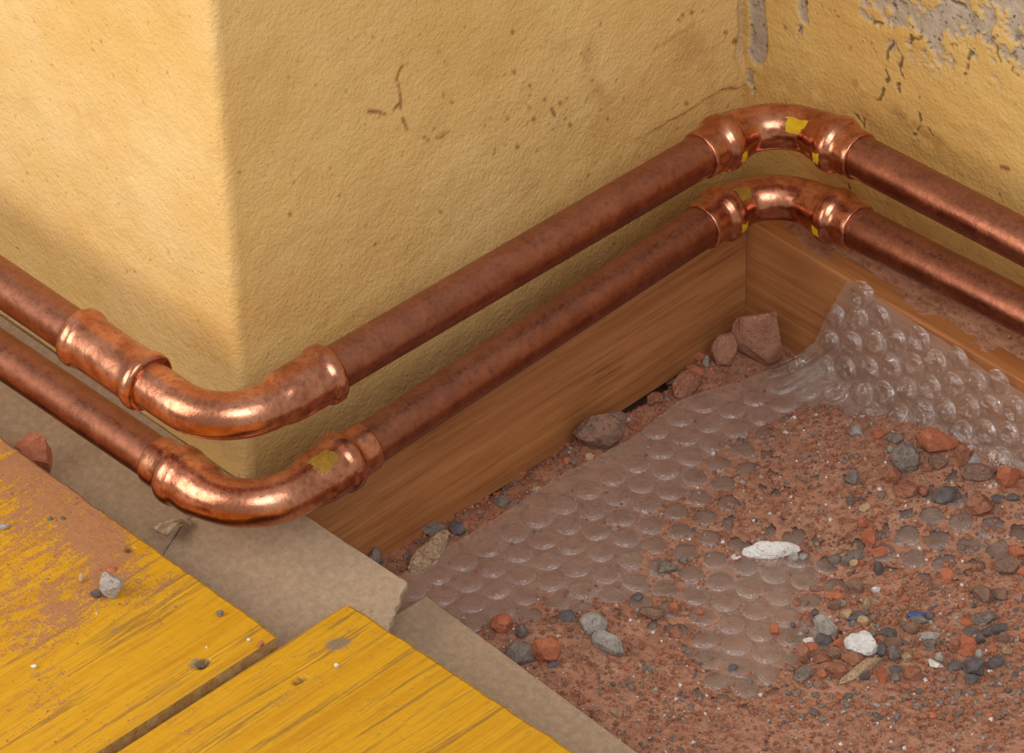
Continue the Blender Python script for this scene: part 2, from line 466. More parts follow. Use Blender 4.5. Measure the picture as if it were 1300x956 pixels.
def right_wall():
    us = axis_vals(-30, -30, 205, 460, 0.8, 6.0)
    zs = axis_vals(-14, 84, 300, 460, 0.8, 8.0)
    U, Z = np.meshgrid(us, zs, indexing='ij')
    d = fbm(U, Z, 60, 3, 41) * 2.6 + fbm(U, Z * 1.6, 12, 3, 45) * 1.0
    # paint and skim coat fallen away at the top right and along the inner corner
    edge = pxs([(1040, -40), (1078, -4), (1105, 28), (1150, 34), (1185, 52), (1230, 58), (1262, 62), (1300, 84), (1340, 96)], 1, WYR)
    ez = np.interp(U, [p[0] for p in edge], [p[1] for p in edge], left=600)
    n = fbm(U, Z, 16, 5, 51, 0.65) * 34
    field = (Z - ez) + n - 1.0
    peel = sstep(-0.6, 0.6, field)
    isl = sstep(0.10, 0.15, fbm(U, Z, 9, 4, 57, 0.6)) * sstep(-26, -4, Z - ez) * (Z - ez < 6)
    keep = sstep(0.07, 0.12, fbm(U + 90, Z, 11, 4, 59, 0.6))
    peel = np.maximum(peel * (1 - 0.9 * keep), isl)
    cpx = pxs([(956, -20), (962, 20), (963, 50), (960, 70)], 1, WYR)
    cd = seg_dist(U, Z, cpx) + fbm(U, Z, 9, 3, 61) * 3
    peel = np.maximum(peel, sstep(6.4, 5.6, cd))
    for p, w in [((952, 100), 2.6), ((955, 118), 1.4), ((1018, 12), 4.0), ((1014, 40), 2.5), ((1020, 22), 2.2)]:
        q = pxs([p], 1, WYR)[0]
        peel = np.maximum(peel, sstep(0.4, -0.4, np.hypot(U - q[0], (Z - q[1]) * 0.55) - w + fbm(U, Z, 4, 3, 63) * 5))
    d = d - 1.3 * peel
    crack = np.zeros_like(U)
    lines = [[(1133, 44), (1134, 58), (1125, 68), (1124, 88), (1128, 98), (1121, 116), (1114, 129)], [(1136, 52), (1145, 70), (1142, 84), (1146, 104), (1138, 108)],
             [(1140, 113), (1142, 117)], [(1167, 122), (1168, 148), (1166, 158), (1178, 163)], [(1168, 158), (1160, 172), (1166, 178)], [(1178, 163), (1184, 172)],
             [(1232, 66), (1229, 84), (1226, 96)], [(1158, 38), (1157, 50), (1175, 48), (1180, 54)], [(1108, 29), (1120, 30)], [(1214, 20), (1236, 40), (1250, 48)],
             [(1266, 58), (1272, 78)], [(1095, 150), (1098, 166)], [(1285, 84), (1286, 92)], [(1205, 0), (1240, 24)], [(1086, 146), (1096, 158)], [(1076, 230), (1080, 252)]]
    for L in lines:
        dist = seg_dist(U + fbm(U, Z, 5, 2, 65) * 2.5, Z + fbm(U, Z, 5, 2, 66) * 2.5, pxs(L, 1, WYR))
        w = 0.45 + 0.9 * (fbm(U, Z, 5, 2, 67) + 0.15)
        crack = np.maximum(crack, sstep(0.5, -0.3, dist - w) * sstep(-0.2, -0.02, fbm(U, Z, 4, 2, 68)) * 0.85)
    spots = sstep(0.22, 0.28, fbm(U, Z, 7, 4, 69, 0.6)) * sstep(6, -2, Z - ez - 18) * sstep(-40, -8, Z - ez)
    crack = np.maximum(crack, spots * 0.55)
    d = d - 0.6 * crack
    stain = np.zeros_like(U)
    for a, b, w, k in [((994, 20), (997, 38), 1.2, 0.8), ((990, 42), (995, 46), 1.2, 0.9), ((1078, 50), (1080, 75), 0.9, 0.7), ((1272, 212), (1280, 214), 1.6, 1), ((1270, 245), (1272, 255), 1, .6), ((1085, 105), (1098, 122), 3, 0.45),
                       ((1140, 145), (1190, 180), 5, 0.4), ((1000, 100), (1060, 130), 9, 0.16), ((965, 90), (1010, 128), 8, 0.25)]:
        dist = seg_dist(U, Z, pxs([a, b], 1, WYR))
        stain = np.maximum(stain, np.clip(1.3 - dist / w, 0, 1) * k * sstep(-0.1, 0.12, fbm(U, Z, 5, 3, 73)))
    V = np.stack([U, WYR - d, Z], -1).reshape(-1, 3)
    o = mesh_obj('wall_right', V, grid_faces(len(us), len(zs)), M['plaster_right'],
                 attrs={'peel': peel.ravel(), 'crack': crack.ravel(), 'stain': stain.ravel()})
    meta(o, 'yellow wall right of the inner corner with cracks and flaking grey patches', kind='structure')
left_wall(); middle_wall(); right_wall()

def floor():
    v = []; f = []
    def box(x0, x1, y0, y1, z0, z1):
        b = len(v)
        v.extend([(x0, y0, z0), (x1, y0, z0), (x1, y1, z0), (x0, y1, z0), (x0, y0, z1), (x1, y0, z1), (x1, y1, z1), (x0, y1, z1)])
        f.extend([(b, b + 3, b + 2, b + 1), (b + 4, b + 5, b + 6, b + 7), (b, b + 1, b + 5, b + 4), (b + 1, b + 2, b + 6, b + 5), (b + 2, b + 3, b + 7, b + 6), (b + 3, b, b + 4, b + 7)])
    box(-520, 460, -420, 372, -40, -14)             # slab
    box(-520, 87.5, -420, -54, -14, 61.9)           # ledge carrying the left panel
    box(94, 460, -420, -18, -14, 61.9)              # ledge carrying the right panel
    box(87.5, 94, -420, -54, -14, 50)
    box(-520, 77, -54, 18, -14, 43.0)               # ledge under the grey boards
    box(16, 77, 18, 22, -14, 58.5)
    box(78, 460, -18, 40, -14, 28.4)
    o = mesh_obj('floor', v, f, M['subfloor'], None, False)
    meta(o, 'bare subfloor beneath the panels and the rubble', kind='structure')
floor()

# ------------------------------------------------------------------ skirting boards
def skirting(name, x0, x1, y0, y1, z0, z1, mat, label, front):
    bm = bmesh.new()
    bmesh.ops.create_cube(bm, size=1.0)
    for v in bm.verts:
        v.co = Vector(((x0 + x1) / 2 + v.co.x * (x1 - x0), (y0 + y1) / 2 + v.co.y * (y1 - y0), (z0 + z1) / 2 + v.co.z * (z1 - z0)))
    ed = [e for e in bm.edges if all(v.co.z > z1 - 0.1 for v in e.verts)]
    bmesh.ops.bevel(bm, geom=ed, offset=1.6, segments=3, affect='EDGES', profile=0.5)
    og = np.array([(x0 + x1) / 2, (y0 + y1) / 2, z0])
    for v in bm.verts: v.co = (v.co - Vector(og)) * MM
    me = bpy.data.meshes.new(name); bm.to_mesh(me); bm.free()
    me.materials.append(mat)
    o = bpy.data.objects.new(name, me); COL.objects.link(o); o.location = Vector(og) * MM
    return meta(o, label, 'skirting board')
skirting('skirting_board', 0.5, 14, 20, 333.2, 0, 80, M['skirting_y'], 'bamboo skirting board under the long pipes along the middle wall', 'x')
skirting('skirting_board', 0.5, 440, 333.6, 347.4, 0, 73, M['skirting_x'], 'bamboo skirting board of the right wall with red dust on its top', 'y')
_b = bpy.data.objects['skirting_board.001']

# ------------------------------------------------------------------ ground: dirt, film and dust heights (mm)
def dirt_z(x, y):
    x = np.asarray(x, float); y = np.asarray(y, float)
    z = 3.0 + fbm(x, y, 34, 4, 101) * 7 + fbm(x, y, 7, 3, 103) * 3.0
    z = z + 2.5 * np.exp(-((x - 26) / 9.0) ** 2) * sstep(60, 90, y)
    z = z - 8.5 * sstep(24, 15, x) * sstep(208, 232, y) * sstep(296, 276, y)      # gap below the middle skirting
    z = z - 3.5 * sstep(22, 14, x) * sstep(110, 150, y)
    z = z - 4.0 * sstep(36, 62, x)                                             # tucked flat under the film
    z = z + 4.0 * sstep(300, 330, y) * sstep(70, 50, x)
    return np.minimum(z, np.where(x > 48, 5.0, 14.0))
FOLD_Y, FOLD_R = 309.0, 17.0
def film_z(x, y):
    """height of the flat part of the film"""
    x = np.asarray(x, float); y = np.asarray(y, float)
    z = 8.0 + 15.0 * sstep(95, 200, x) * sstep(215, 320, y)
    return z + fbm(x, y, 60, 3, 111) * 3.0 + fbm(x, y, 16, 2, 113) * 0.8
FILM_EDGE = [(60, 33.0), (74, 32.5), (95, 34), (165, 35.5), (221, 40.5), (245, 37.5), (266, 36.5), (290, 46), (308, 51), (320, 54), (333, 58)]
def edge_x(s):
    return np.interp(s, [e[0] for e in FILM_EDGE], [e[1] for e in FILM_EDGE])
# thickness of dust lying on the film, by places seen in the photograph
DUST = [(560, 730, -3), (620, 690, -3), (700, 650, -3), (760, 610, -3), (820, 580, -3), (870, 540, -3), (940, 510, -3), (985, 485, -3), (1040, 470, -3), (1090, 490, -2), (640, 740, -2.2),
 (700, 720, -1.6), (760, 690, -1.1), (590, 775, -3), (650, 765, -2.2), (720, 752, -1.2), (800, 735, -0.7), (880, 745, -0.5), (850, 690, 0.5), (940, 745, -0.8), (985, 765, -1.2),
 (935, 800, -1.0), (975, 825, -1.2), (900, 815, -0.9), (1020, 795, -0.6), (1030, 715, -0.5), (950, 850, -1.0), (1000, 730, -1.0),
 (900, 640, 1.3), (960, 605, 2.2), (1000, 560, 2.2), (940, 575, 0.9), (905, 600, 0.6), (860, 640, 0.9), (800, 650, 0.1), (820, 620, -0.6), (1040, 535, 2.8), (1080, 590, 4), (1120, 555, 4),
 (1180, 575, 5), (1250, 600, 5.5), (1295, 620, 5.5), (1050, 640, 3.0), (960, 660, 2.2), (1100, 660, 3.4), (1150, 640, 3.6), (1220, 640, 2.6), (1280, 660, 4), (1180, 700, 0.6), (1245, 692, -0.3), (1190, 655, 0.8), (1222, 662, 0.4), (1260, 672, 0.8), (1150, 715, 0.6), (1205, 690, 0.8), (1160, 675, 1.4),
 (1208, 650, 0.6), (1060, 700, 2.2), (1130, 735, 3), (1165, 695, 0.0), (1148, 692, 0.3), (1230, 715, 1.8), (1200, 770, 4), (1280, 760, 4), (1060, 770, 4), (1120, 820, 6), (1200, 840, 6.5), (1280, 840, 6), (1065, 850, 6),
 (1015, 850, 2.5), (1022, 755, 0.8), (635, 800, 3.5), (690, 800, 6), (750, 790, 4.5), (760, 830, 5), (720, 850, 6.5), (800, 850, 5), (840, 825, 3.5), (800, 785, 2.5), (850, 785, 1.5), (860, 860, 2.5), (690, 772, 1.2),
 (905, 862, 0.8), (760, 900, 5), (900, 910, 3), (1000, 910, 5), (1150, 910, 6), (1290, 910, 6), (1400, 700, 5), (1400, 850, 6)]
_dp = np.array([(on_plane(a, b, 2, 12.0)[0], on_plane(a, b, 2, 12.0)[1], c) for a, b, c in DUST])
def dust_t(x, y):
    x = np.asarray(x, float); y = np.asarray(y, float)
    num = np.zeros_like(x); den = np.zeros_like(x)
    for a, b, c in _dp:
        w = 1.0 / (((x - a) ** 2 + (y - b) ** 2) + 30.0) ** 2
        num += w * c; den += w
    t = num / den
    t = t + fbm(x, y, 26, 4, 121) * 1.8 + fbm(x, y, 3.2, 3, 123) * 1.7
    return t
BUBBLE_H = 1.9
LA1, LA2, LP = math.radians(25.4), math.radians(85.4), 15.4
LE1 = np.array([math.cos(LA1), math.sin(LA1)]) * LP
LE2 = np.array([math.cos(LA2), math.sin(LA2)]) * LP * 1.04
LO = np.array([92.0, 150.0])
def lattice_dist(x, y):
    """distance to the nearest bubble centre of the film's lattice"""
    inv = np.linalg.inv(np.stack([LE1, LE2], 1))
    u = inv[0, 0] * (x - LO[0]) + inv[0, 1] * (y - LO[1]); v = inv[1, 0] * (x - LO[0]) + inv[1, 1] * (y - LO[1])
    d = np.full(np.shape(x), 1e9)
    for a in (0, 1):
        for b in (0, 1):
            iu = np.floor(u) + a; iv = np.floor(v) + b
            d = np.minimum(d, np.hypot(x - LO[0] - iu * LE1[0] - iv * LE2[0], y - LO[1] - iu * LE1[1] - iv * LE2[1]))
    return d
def dust_z(x, y): return film_z(x, y) + dust_t(x, y)
def ground_z(x, y):
    x = np.asarray(x, float); y = np.asarray(y, float)
    g = np.where(x < edge_x(y), dirt_z(x, y), film_z(x, y) + np.maximum(dust_t(x, y), 0))
    return g

def height_obj(name, xs, ys, fz, mat, keep=None, label=None, cat=None):
    X, Y = np.meshgrid(xs, ys, indexing='ij')
    Z = fz(X, Y)
    F = grid_faces(len(xs), len(ys))
    V = np.stack([X, Y, Z], -1).reshape(-1, 3)
    if keep is not None:
        K = keep(X, Y, Z).ravel()
        F = F[K[F].any(1)]
        used = np.zeros(len(V), bool); used[F.ravel()] = True
        idx = np.cumsum(used) - 1
        V = V[used]; F = idx[F]
    og = np.array([V[:, 0].mean(), V[:, 1].mean(), V[:, 2].min()])
    o = mesh_obj(name, V, F, mat, None, True, origin=og)
    return meta(o, label, cat, kind='stuff')
height_obj('red_dirt', axis_vals(-20, 10, 64, 440, 0.9, 6.0), axis_vals(22.5, 56, 350, 350, 0.9, 4), dirt_z, M['dirt'], lambda X, Y, Z: (X > 13.5) & ((X < 80) | (Y > 38)),
           'crumbly red dirt filling the gap between skirting board and bubble wrap', 'dirt')
height_obj('red_dust', axis_vals(38, 38, 345, 440, 0.75, 5.0), axis_vals(43, 43, 327.5, 327.5, 0.75, 4), dust_z, M['dust'],
           lambda X, Y, Z: (dust_t(X, Y) > -0.35) & (X > edge_x(Y) + 4) & (Y < 326.5) & ((dust_t(X, Y) > BUBBLE_H + 0.1) | (lattice_dist(X, Y) > 6.4 + fbm(X, Y, 3, 2, 127) * 1.6)),
           'red brick dust spread over the flat bubble wrap', 'dust')
def top_dust(X, Y):
    return 73.0 + np.where(Y > 347.4, 1.2, 0) + fbm(X, Y, 18, 4, 131) * 3.2 + fbm(X, Y, 3, 3, 133) * 1.3 + np.minimum(Y - 339.5, 14) * 0.16 - 0.6 
height_obj('red_dust', axis_vals(14, 14, 205, 440, 0.8, 6), axis_vals(334.5, 334.5, 370, 370, 0.8, 3), top_dust, M['dust'],
           lambda X, Y, Z: Z > 72.4, 'red dust lying on top of the right skirting board', 'dust')

# ------------------------------------------------------------------ bubble wrap
def film_point(x, s):
    """s runs along the film: flat up to FOLD_Y, then round the fold and up the skirting board"""
    s = np.asarray(s, float); x = np.asarray(x, float)
    a = np.clip((s - FOLD_Y) / FOLD_R, 0, math.pi / 2 - 0.12)
    L = FOLD_R * (math.pi / 2 - 0.12)
    up = np.maximum(s - FOLD_Y - L, 0)
    y = np.minimum(s, FOLD_Y) + FOLD_R * np.sin(a) + up * math.sin(0.12)
    zb = film_z(x, np.minimum(s, FOLD_Y))
    z = zb + FOLD_R * (1 - np.cos(a)) + up * math.cos(0.12)
    w = sstep(FOLD_Y, FOLD_Y + L, s)
    y = y + w * fbm(x, s, 22, 3, 141) * 3.4
    y = np.minimum(y, 332.6)
    return x, y, z
def film_top(x):
    """length s at the top edge: level with the board's top"""
    zb = film_z(x, np.full_like(np.asarray(x, float), FOLD_Y))
    L = FOLD_R * (math.pi / 2 - 0.12)
    zt = np.interp(x, [50, 66, 74, 86, 140, 199, 300], [20, 30, 46, 74, 72, 70, 70]) + fbm(x, np.asarray(x) * 0, 30, 3, 143) * 2.0
    return np.where(zt - zb < FOLD_R, FOLD_Y + np.clip(zt - zb, 4, 30) * 1.2, FOLD_Y + L + (zt - zb - FOLD_R * (1 - math.cos(math.pi / 2 - 0.12))) / math.cos(0.12))
def bubble_wrap():
    root = empty('bubble_wrap', (120, 200, 8))
    meta(root, 'torn sheet of clear bubble wrap on the rubble, propped against the right skirting board', 'bubble wrap')
    n, k = 230, 200
    u = np.linspace(0, 1, n); w = np.linspace(0, 1, k)
    Uu, Ww = np.meshgrid(u, w, indexing='ij')
    # left edge x depends on s; top edge s depends on x: iterate a little
    s = 44 + Ww * (FOLD_Y - 44 + 80)
    x = None
    for it in range(8):
        xl = edge_x(s) + fbm(s, s * 0, 14, 4, 145) * 3.0
        rag = np.interp(s, [FOLD_Y + 12, FOLD_Y + 27, FOLD_Y + 50, FOLD_Y + 75], [55, 66, 74, 85]) + fbm(s, s * 0, 9, 4, 147, 0.65) * 9.0
        xl = np.where(s > FOLD_Y + 12, np.maximum(xl, rag), xl)
        x = xl + (400 - xl) * Uu ** 1.25
        s = 44 + Ww * (np.minimum(film_top(x), FOLD_Y + 110) - 44)
    X, Y, Z = film_point(x, s)
    V = np.stack([X, Y, Z], -1).reshape(-1, 3)
    mesh_obj('sheet', V, grid_faces(n, k), M['film'], root)
    # bubbles: low domes on a slanted close-packed lattice
    prof = [(7.0, 0.02), (6.85, 0.35), (6.6, 0.5), (6.35, 0.8), (6.1, 1.7), (5.7, 2.6), (4.8, 3.2), (3.4, 3.45), (1.7, 3.35)]
    RIM = [0.1, 0.6, 1.0, 0.7, 0.35, 0.2, 0.08, 0.0, 0.0]
    def dome(seed, dent, squash):
        v = []; f = []; N = 22
        for i, (r, h) in enumerate(prof):
            for j in range(N):
                a = 2 * math.pi * j / N
                px, py = r * math.cos(a), r * math.sin(a)
                hh = h * squash + (float(fbm(px + seed * 31, py + seed * 17, 5.0, 2, seed)) * dent if i > 1 else 0)
                v.append((px * (1 + 0.03 * math.sin(3 * a + seed)), py, max(hh, 0.02)))
        v.append((0, 0, prof[-1][1] * squash + float(fbm(seed * 31., seed * 17., 5.0, 2, seed)) * dent - 0.05))
        for i in range(len(prof) - 1):
            for j in range(N):
                f.append((i * N + j, i * N + (j + 1) % N, (i + 1) * N + (j + 1) % N, (i + 1) * N + j))
        b = (len(prof) - 1) * N
        for j in range(N): f.append((b + j, b + (j + 1) % N, len(v) - 1))
        rim = [RIM[i] for i in range(len(prof)) for j in range(N)] + [0.0]
        return mesh_data('bubble', v, f, M['bubble_wrinkled' if dent > 2 else 'bubble'], attrs={'rim': rim})
    flat = [dome(i, 0.9, BUBBLE_H / 3.45) for i in range(5)]
    wrinkled = [dome(10 + i, 4.6, 1.05) for i in range(6)]
    rng = random.Random(3)
    e1, e2 = LE1, LE2
    base = Vector((120, 200, 8))
    cnt = 0
    for i in range(-30, 40):
        for j in range(-30, 40):
            q = LO + i * e1 + j * e2
            xx, ss = q
            if ss < 50 or xx > 232 or xx < 30: continue
            if ss > float(film_top(np.array([xx]))[0]) - 1: continue
            lim = float(edge_x(ss)) + 6
            if ss > FOLD_Y + 12: lim = float(np.interp(ss, [FOLD_Y + 12, FOLD_Y + 27, FOLD_Y + 50, FOLD_Y + 75], [55, 66, 74, 85])) + 7
            if xx < lim: continue
            dt = float(dust_t(np.array([xx]), np.array([min(ss, FOLD_Y)]))[0])
            if ss < FOLD_Y - 2 and dt > 2.6: continue                     # buried too deep to see
            p0 = np.array([float(c) for c in film_point(xx, ss)])
            pu = np.array([float(c) for c in film_point(xx + 2, ss)]) - p0
            pv = np.array([float(c) for c in film_point(xx, ss + 2)]) - p0
            nn = Vector(np.cross(pu, pv)).normalized()
            tx = (Vector(pu) - nn * Vector(pu).dot(nn)).normalized()
            ty = nn.cross(tx)
            # proj outside the picture: skip
            r = p0 - CPOS; dep = r @ CF
            px, py = 650 + FPX * (r @ CR) / dep, 478 - FPX * (r @ CU) / dep
            if px > 1345 or py > 1000: continue
            lean = ss > FOLD_Y + 6
            me = rng.choice(wrinkled if lean else flat)
            o = bpy.data.objects.new('bubble', me); COL.objects.link(o); o.parent = root
            rz = rng.random() * 6.28
            c, sn = math.cos(rz), math.sin(rz)
            ax = tx * c + ty * sn; ay = ty * c - tx * sn
            k = 0.97 + rng.random() * 0.06
            mat = Matrix(((ax.x * k, ay.x * k, nn.x * k, 0), (ax.y * k, ay.y * k, nn.y * k, 0), (ax.z * k, ay.z * k, nn.z * k, 0), (0, 0, 0, 1)))
            mat.translation = (Vector(p0) - base) * MM
            o.matrix_local = mat
            cnt += 1
    print('bubbles', cnt)
bubble_wrap()

# ------------------------------------------------------------------ copper pipes
class Path:
    def __init__(self, pts, R):
        P = [np.array(p, float) for p in pts]
        out = [P[0]]; self.marks = []
        for i in range(1, len(P) - 1):
            a = P[i - 1] - P[i]; b = P[i + 1] - P[i]
            a /= np.linalg.norm(a); b /= np.linalg.norm(b)
            th = math.acos(np.clip(a @ b, -1, 1))
            T = R[i - 1] / math.tan(th / 2)
            bis = (a + b) / np.linalg.norm(a + b)
            c = P[i] + bis * (R[i - 1] / math.sin(th / 2))
            s0 = P[i] + a * T; s1 = P[i] + b * T
            n = int(np.linalg.norm(s0 - out[-1]) / 1.0)
            q = out[-1].copy()
            for k in range(1, n + 1): out.append(q + (s0 - q) * k / n)
            ia = len(out) - 1
            e0 = s0 - c; e1 = s1 - c; sw = math.pi - th
            for k in range(1, 41):
                t = k / 40 * sw
                out.append(c + (math.sin(sw - t) * e0 + math.sin(t) * e1) / math.sin(sw))
            self.marks.append((ia, len(out) - 1, T))
        q = out[-1].copy(); n = int(np.linalg.norm(P[-1] - q))
        for k in range(1, n + 1): out.append(q + (P[-1] - q) * k / n)
        self.p = np.array(out)
        self.s = np.r_[0, np.cumsum(np.linalg.norm(np.diff(self.p, axis=0), axis=1))]
        self.bend = [(self.s[a], self.s[b], T) for a, b, T in self.marks]
        self.len = self.s[-1]
    def at(self, s):
        return np.array([np.interp(s, self.s, self.p[:, i]) for i in range(3)])
    def frame(self, s):
        t = self.at(s + 0.4) - self.at(s - 0.4); t /= np.linalg.norm(t)
        side = np.cross(t, [0, 0, 1.0]); side /= np.linalg.norm(side)
        return self.at(s), t, side, np.cross(side, t)

def tube(name, path, ss, rr, mat, parent, N=48, caps=True, wob=0.0, seed=0, label=None):
    V = []
    for s, r in zip(ss, rr):
        c, t, sd, up = path.frame(s)
        for j in range(N):
            a = 2 * math.pi * j / N
            k = r * (1 + wob * math.sin(2 * a + seed + s * 0.05))
            V.append(c + (sd * math.cos(a) + up * math.sin(a)) * k)
    n = len(ss)
    F = [(i * N + j, i * N + (j + 1) % N, (i + 1) * N + (j + 1) % N, (i + 1) * N + j) for i in range(n - 1) for j in range(N)]
    if caps:
        F.append(tuple(range(N))[::-1]); F.append(tuple(range((n - 1) * N, n * N)))
    o = mesh_obj(name, V, F, mat, parent)
    if label: o['label'] = label
    return o

def mark(name, path, rfun, s0, s1, a0, a1, mat, parent, seed, label):
    """a worn patch of paint lying on the fitting between two angles (degrees, 0 = side, 90 = top)"""
    ns, na = 26, 26
    V = []; keep = []
    for i in range(ns):
        s = s0 + (s1 - s0) * i / (ns - 1)
        c, t, sd, up = path.frame(s)
        for j in range(na):
            a = math.radians(a0 + (a1 - a0) * j / (na - 1))
            V.append(c + (sd * math.cos(a) + up * math.sin(a)) * (rfun(s) + 0.14))
    k = np.arange(ns * na); ii, jj = k // na, k % na
    e = np.minimum(np.minimum(ii, ns - 1 - ii) / (ns / 2), np.minimum(jj, na - 1 - jj) / (na / 2))
    ok = e + fbm(ii * 1.0, jj * 1.0, 8, 4, seed, 0.7) * 0.9 > 0.04
    F = grid_faces(ns, na); F = F[ok[F].all(1)]
    o = mesh_obj(name, V, F, mat, parent)
    o['label'] = label
    return o

R_PIPE = 11.0
# radius along a press socket, from its open end inward: lip, bead over the seal, shoulder
LIP = [(0, 11.1), (0.05, 12.2), (0.8, 12.45), (6, 12.55), (10.2, 12.75), (11.3, 13.3), (12.3, 14.3), (13.6, 14.95), (16, 15.1), (18.2, 14.9), (19.6, 14.2), (20.6, 13.5), (23, 13.2), (27, 12.7), (31, 12.0), (34, 11.7)]
BEAD = [(0, 11.1), (0.05, 13.2), (0.7, 14.2), (2.0, 15.0), (4.2, 15.2), (6.2, 14.9), (7.6, 14.2), (8.4, 13.75), (10, 13.6), (24, 13.45), (28, 13.2), (31, 12.5), (33.5, 11.7), (36, 11.45)]
PLAIN = [(0, 11.1), (1, 11.3), (20, 11.35)]

def fitting(name, path, sA, sB, profA, profB, parent, label, mid=11.4, seed=0):
    a = [(sA + d, r) for d, r in profA if sA + d < sB]; b = [(sB - d, r) for d, r in profB][::-1]
    s1, s2 = a[-1][0], b[0][0]
    m_ = [(s, mid) for s in np.arange(s1 + 2.0, s2 - 1.0, 2.0)] if s2 > s1 + 3 else []
    allp = a + m_ + b
    allp.sort(key=lambda q: q[0])
    ss = [q[0] for q in allp]; rr = [q[1] for q in allp]
    # refine so that bends stay round
    fs, fr = [], []
    for i in range(len(ss) - 1):
        n = max(1, int((ss[i + 1] - ss[i]) / 2.0))
        for k in range(n):
            fs.append(ss[i] + (ss[i + 1] - ss[i]) * k / n); fr.append(rr[i] + (rr[i + 1] - rr[i]) * k / n)
    fs.append(ss[-1]); fr.append(rr[-1])
    o = tube(name, path, fs, fr, M['copper_fitting'], parent, 56, True, 0.004, seed, label)
    return o, (lambda s: float(np.interp(s, fs, fr)))

def px_pipe(P1, P2, d1, d2, left, right):
    a = on_plane(*P1, 0, d1); b = on_plane(*P2, 0, d2)
    l = on_plane(*left, 1, a[1]); r = on_plane(*right, 1, b[1])
    l = a + (l - a) * 1.9; r = b + (r - b) * 1.7
    return [l, a, b, r]

# upper run
pts = px_pipe((282.3, 550.6), (983.9, 142.5), 30, 35, (0, 358.1), (1300, 306.9))
print('upper', [np.round(p, 1) for p in pts])
up = Path(pts, (32.0, 31.0))
ur = empty('copper_pipe', pts[1])
meta(ur, 'upper of the two copper pipes, with a coupling left of the corner elbow', 'pipe', 'copper pipes running round the wall corners')
(b0, b1, T0), (b2, b3, T1) = up.bend
sv0 = b0 + T0; sv2 = b2 + T1
cpl0, cpl1 = b0 + T0 - 104, b0 + T0 - 51
elb_r = b1 + 66 - T0
e2l, e2r = b2 - (53 - T1), b3 + (58 - T1)
tube('pipe', up, np.arange(0, cpl0 + 12, 3.0), np.full(len(np.arange(0, cpl0 + 12, 3.0)), R_PIPE), M['copper_pipe'], ur)
tube('pipe', up, np.arange(elb_r - 20, e2l + 12, 3.0), np.full(len(np.arange(elb_r - 20, e2l + 12, 3.0)), R_PIPE), M['copper_pipe'], ur)
tube('pipe', up, np.arange(e2r - 12, up.len - 1, 3.0), np.full(len(np.arange(e2r - 12, up.len - 1, 3.0)), R_PIPE), M['copper_pipe'], ur)
CB = [(0, 11.2), (0.05, 13.0), (0.8, 14.2), (2.0, 14.95), (4.0, 15.1), (5.8, 14.8), (7.0, 14.1), (7.8, 13.7), (10, 13.55), (22, 13.4)]
fitting('coupling', up, cpl0, cpl1, CB, CB, ur, 'straight copper coupling with a bead at each end', 13.35, 1)
fitting('elbow', up, cpl1 - 14, elb_r, PLAIN, BEAD, ur, 'copper elbow with one plain end at the projecting corner', 11.35, 2)
el, rf = fitting('elbow', up, e2l, e2r, LIP, LIP, ur, 'copper elbow with yellow marks in the inner corner', 11.6, 3)
# angle 0 = side towards the room at the inner corner, 90 = straight up
mark('yellow_mark', up, rf, b3 - 19, b3 - 2, 22, 62, M['yellow_mark'], el, 5, 'large worn yellow patch')
mark('yellow_mark', up, rf, e2l + 14, e2l + 19, -16, 8, M['yellow_mark'], el, 6, 'small yellow patch on the left bead')
mark('yellow_mark', up, rf, e2r - 19, e2r - 14, -16, 10, M['yellow_mark'], el, 7, 'small yellow patch on the right bead')

# lower run
pts2 = px_pipe((316, 663.4), (976.6, 232), 40, 30, (0, 449.1), (1300, 396.2))
print('lower', [np.round(p, 1) for p in pts2])
lo = Path(pts2, (32.0, 31.0))
lr = empty('copper_pipe', pts2[1])
meta(lr, 'lower of the two copper pipes, just above the skirting boards and grey boards', 'pipe', 'copper pipes running round the wall corners')
(b0, b1, T0), (b2, b3, T1) = lo.bend
e1l, e1r = b0 - (66 - T0), b1 + (76 - T0)
e2l, e2r = b2 - (47 - T1 + 4), b3 + (62 - T1)
for s0, s1 in ((0, e1l + 12), (e1r - 12, e2l + 12), (e2r - 12, lo.len - 1)):
    ss = np.arange(s0, s1, 3.0)
    tube('pipe', lo, ss, np.full(len(ss), R_PIPE), M['copper_pipe'], lr)
LIP2 = [(0, 11.1), (0.05, 12.3), (0.8, 12.6), (6, 12.65), (11.2, 12.7), (12.2, 13.4), (13.2, 14.7), (14.6, 15.4), (17, 15.5), (19.2, 15.2), (20.6, 14.4), (22, 14.0), (30, 13.9), (33.5, 13.4), (37, 12.4), (41, 12.0)]
el, rf = fitting('elbow', lo, e1l, e1r, LIP2, LIP2, lr, 'shiny copper elbow at the projecting corner with a yellow smudge', 11.8, 4)
mark('yellow_mark', lo, rf, e1r - 38, e1r - 24, 48, 92, M['olive_mark'], el, 25, 'worn yellow smudge')
el, rf = fitting('elbow', lo, e2l, e2r, LIP, LIP, lr, 'copper elbow above the skirting boards in the inner corner', 11.6, 5)
mark('yellow_mark', lo, rf, b2 + 1, b2 + 12, 44, 80, M['olive_mark'], el, 9, 'faded olive patch')
mark('yellow_mark', lo, rf, e2l + 14, e2l + 19, -18, 6, M['yellow_mark'], el, 10, 'small yellow patch on the left bead')
mark('yellow_mark', lo, rf, e2r - 19, e2r - 14, -18, 6, M['yellow_mark'], el, 11, 'small yellow patch on the right bead')

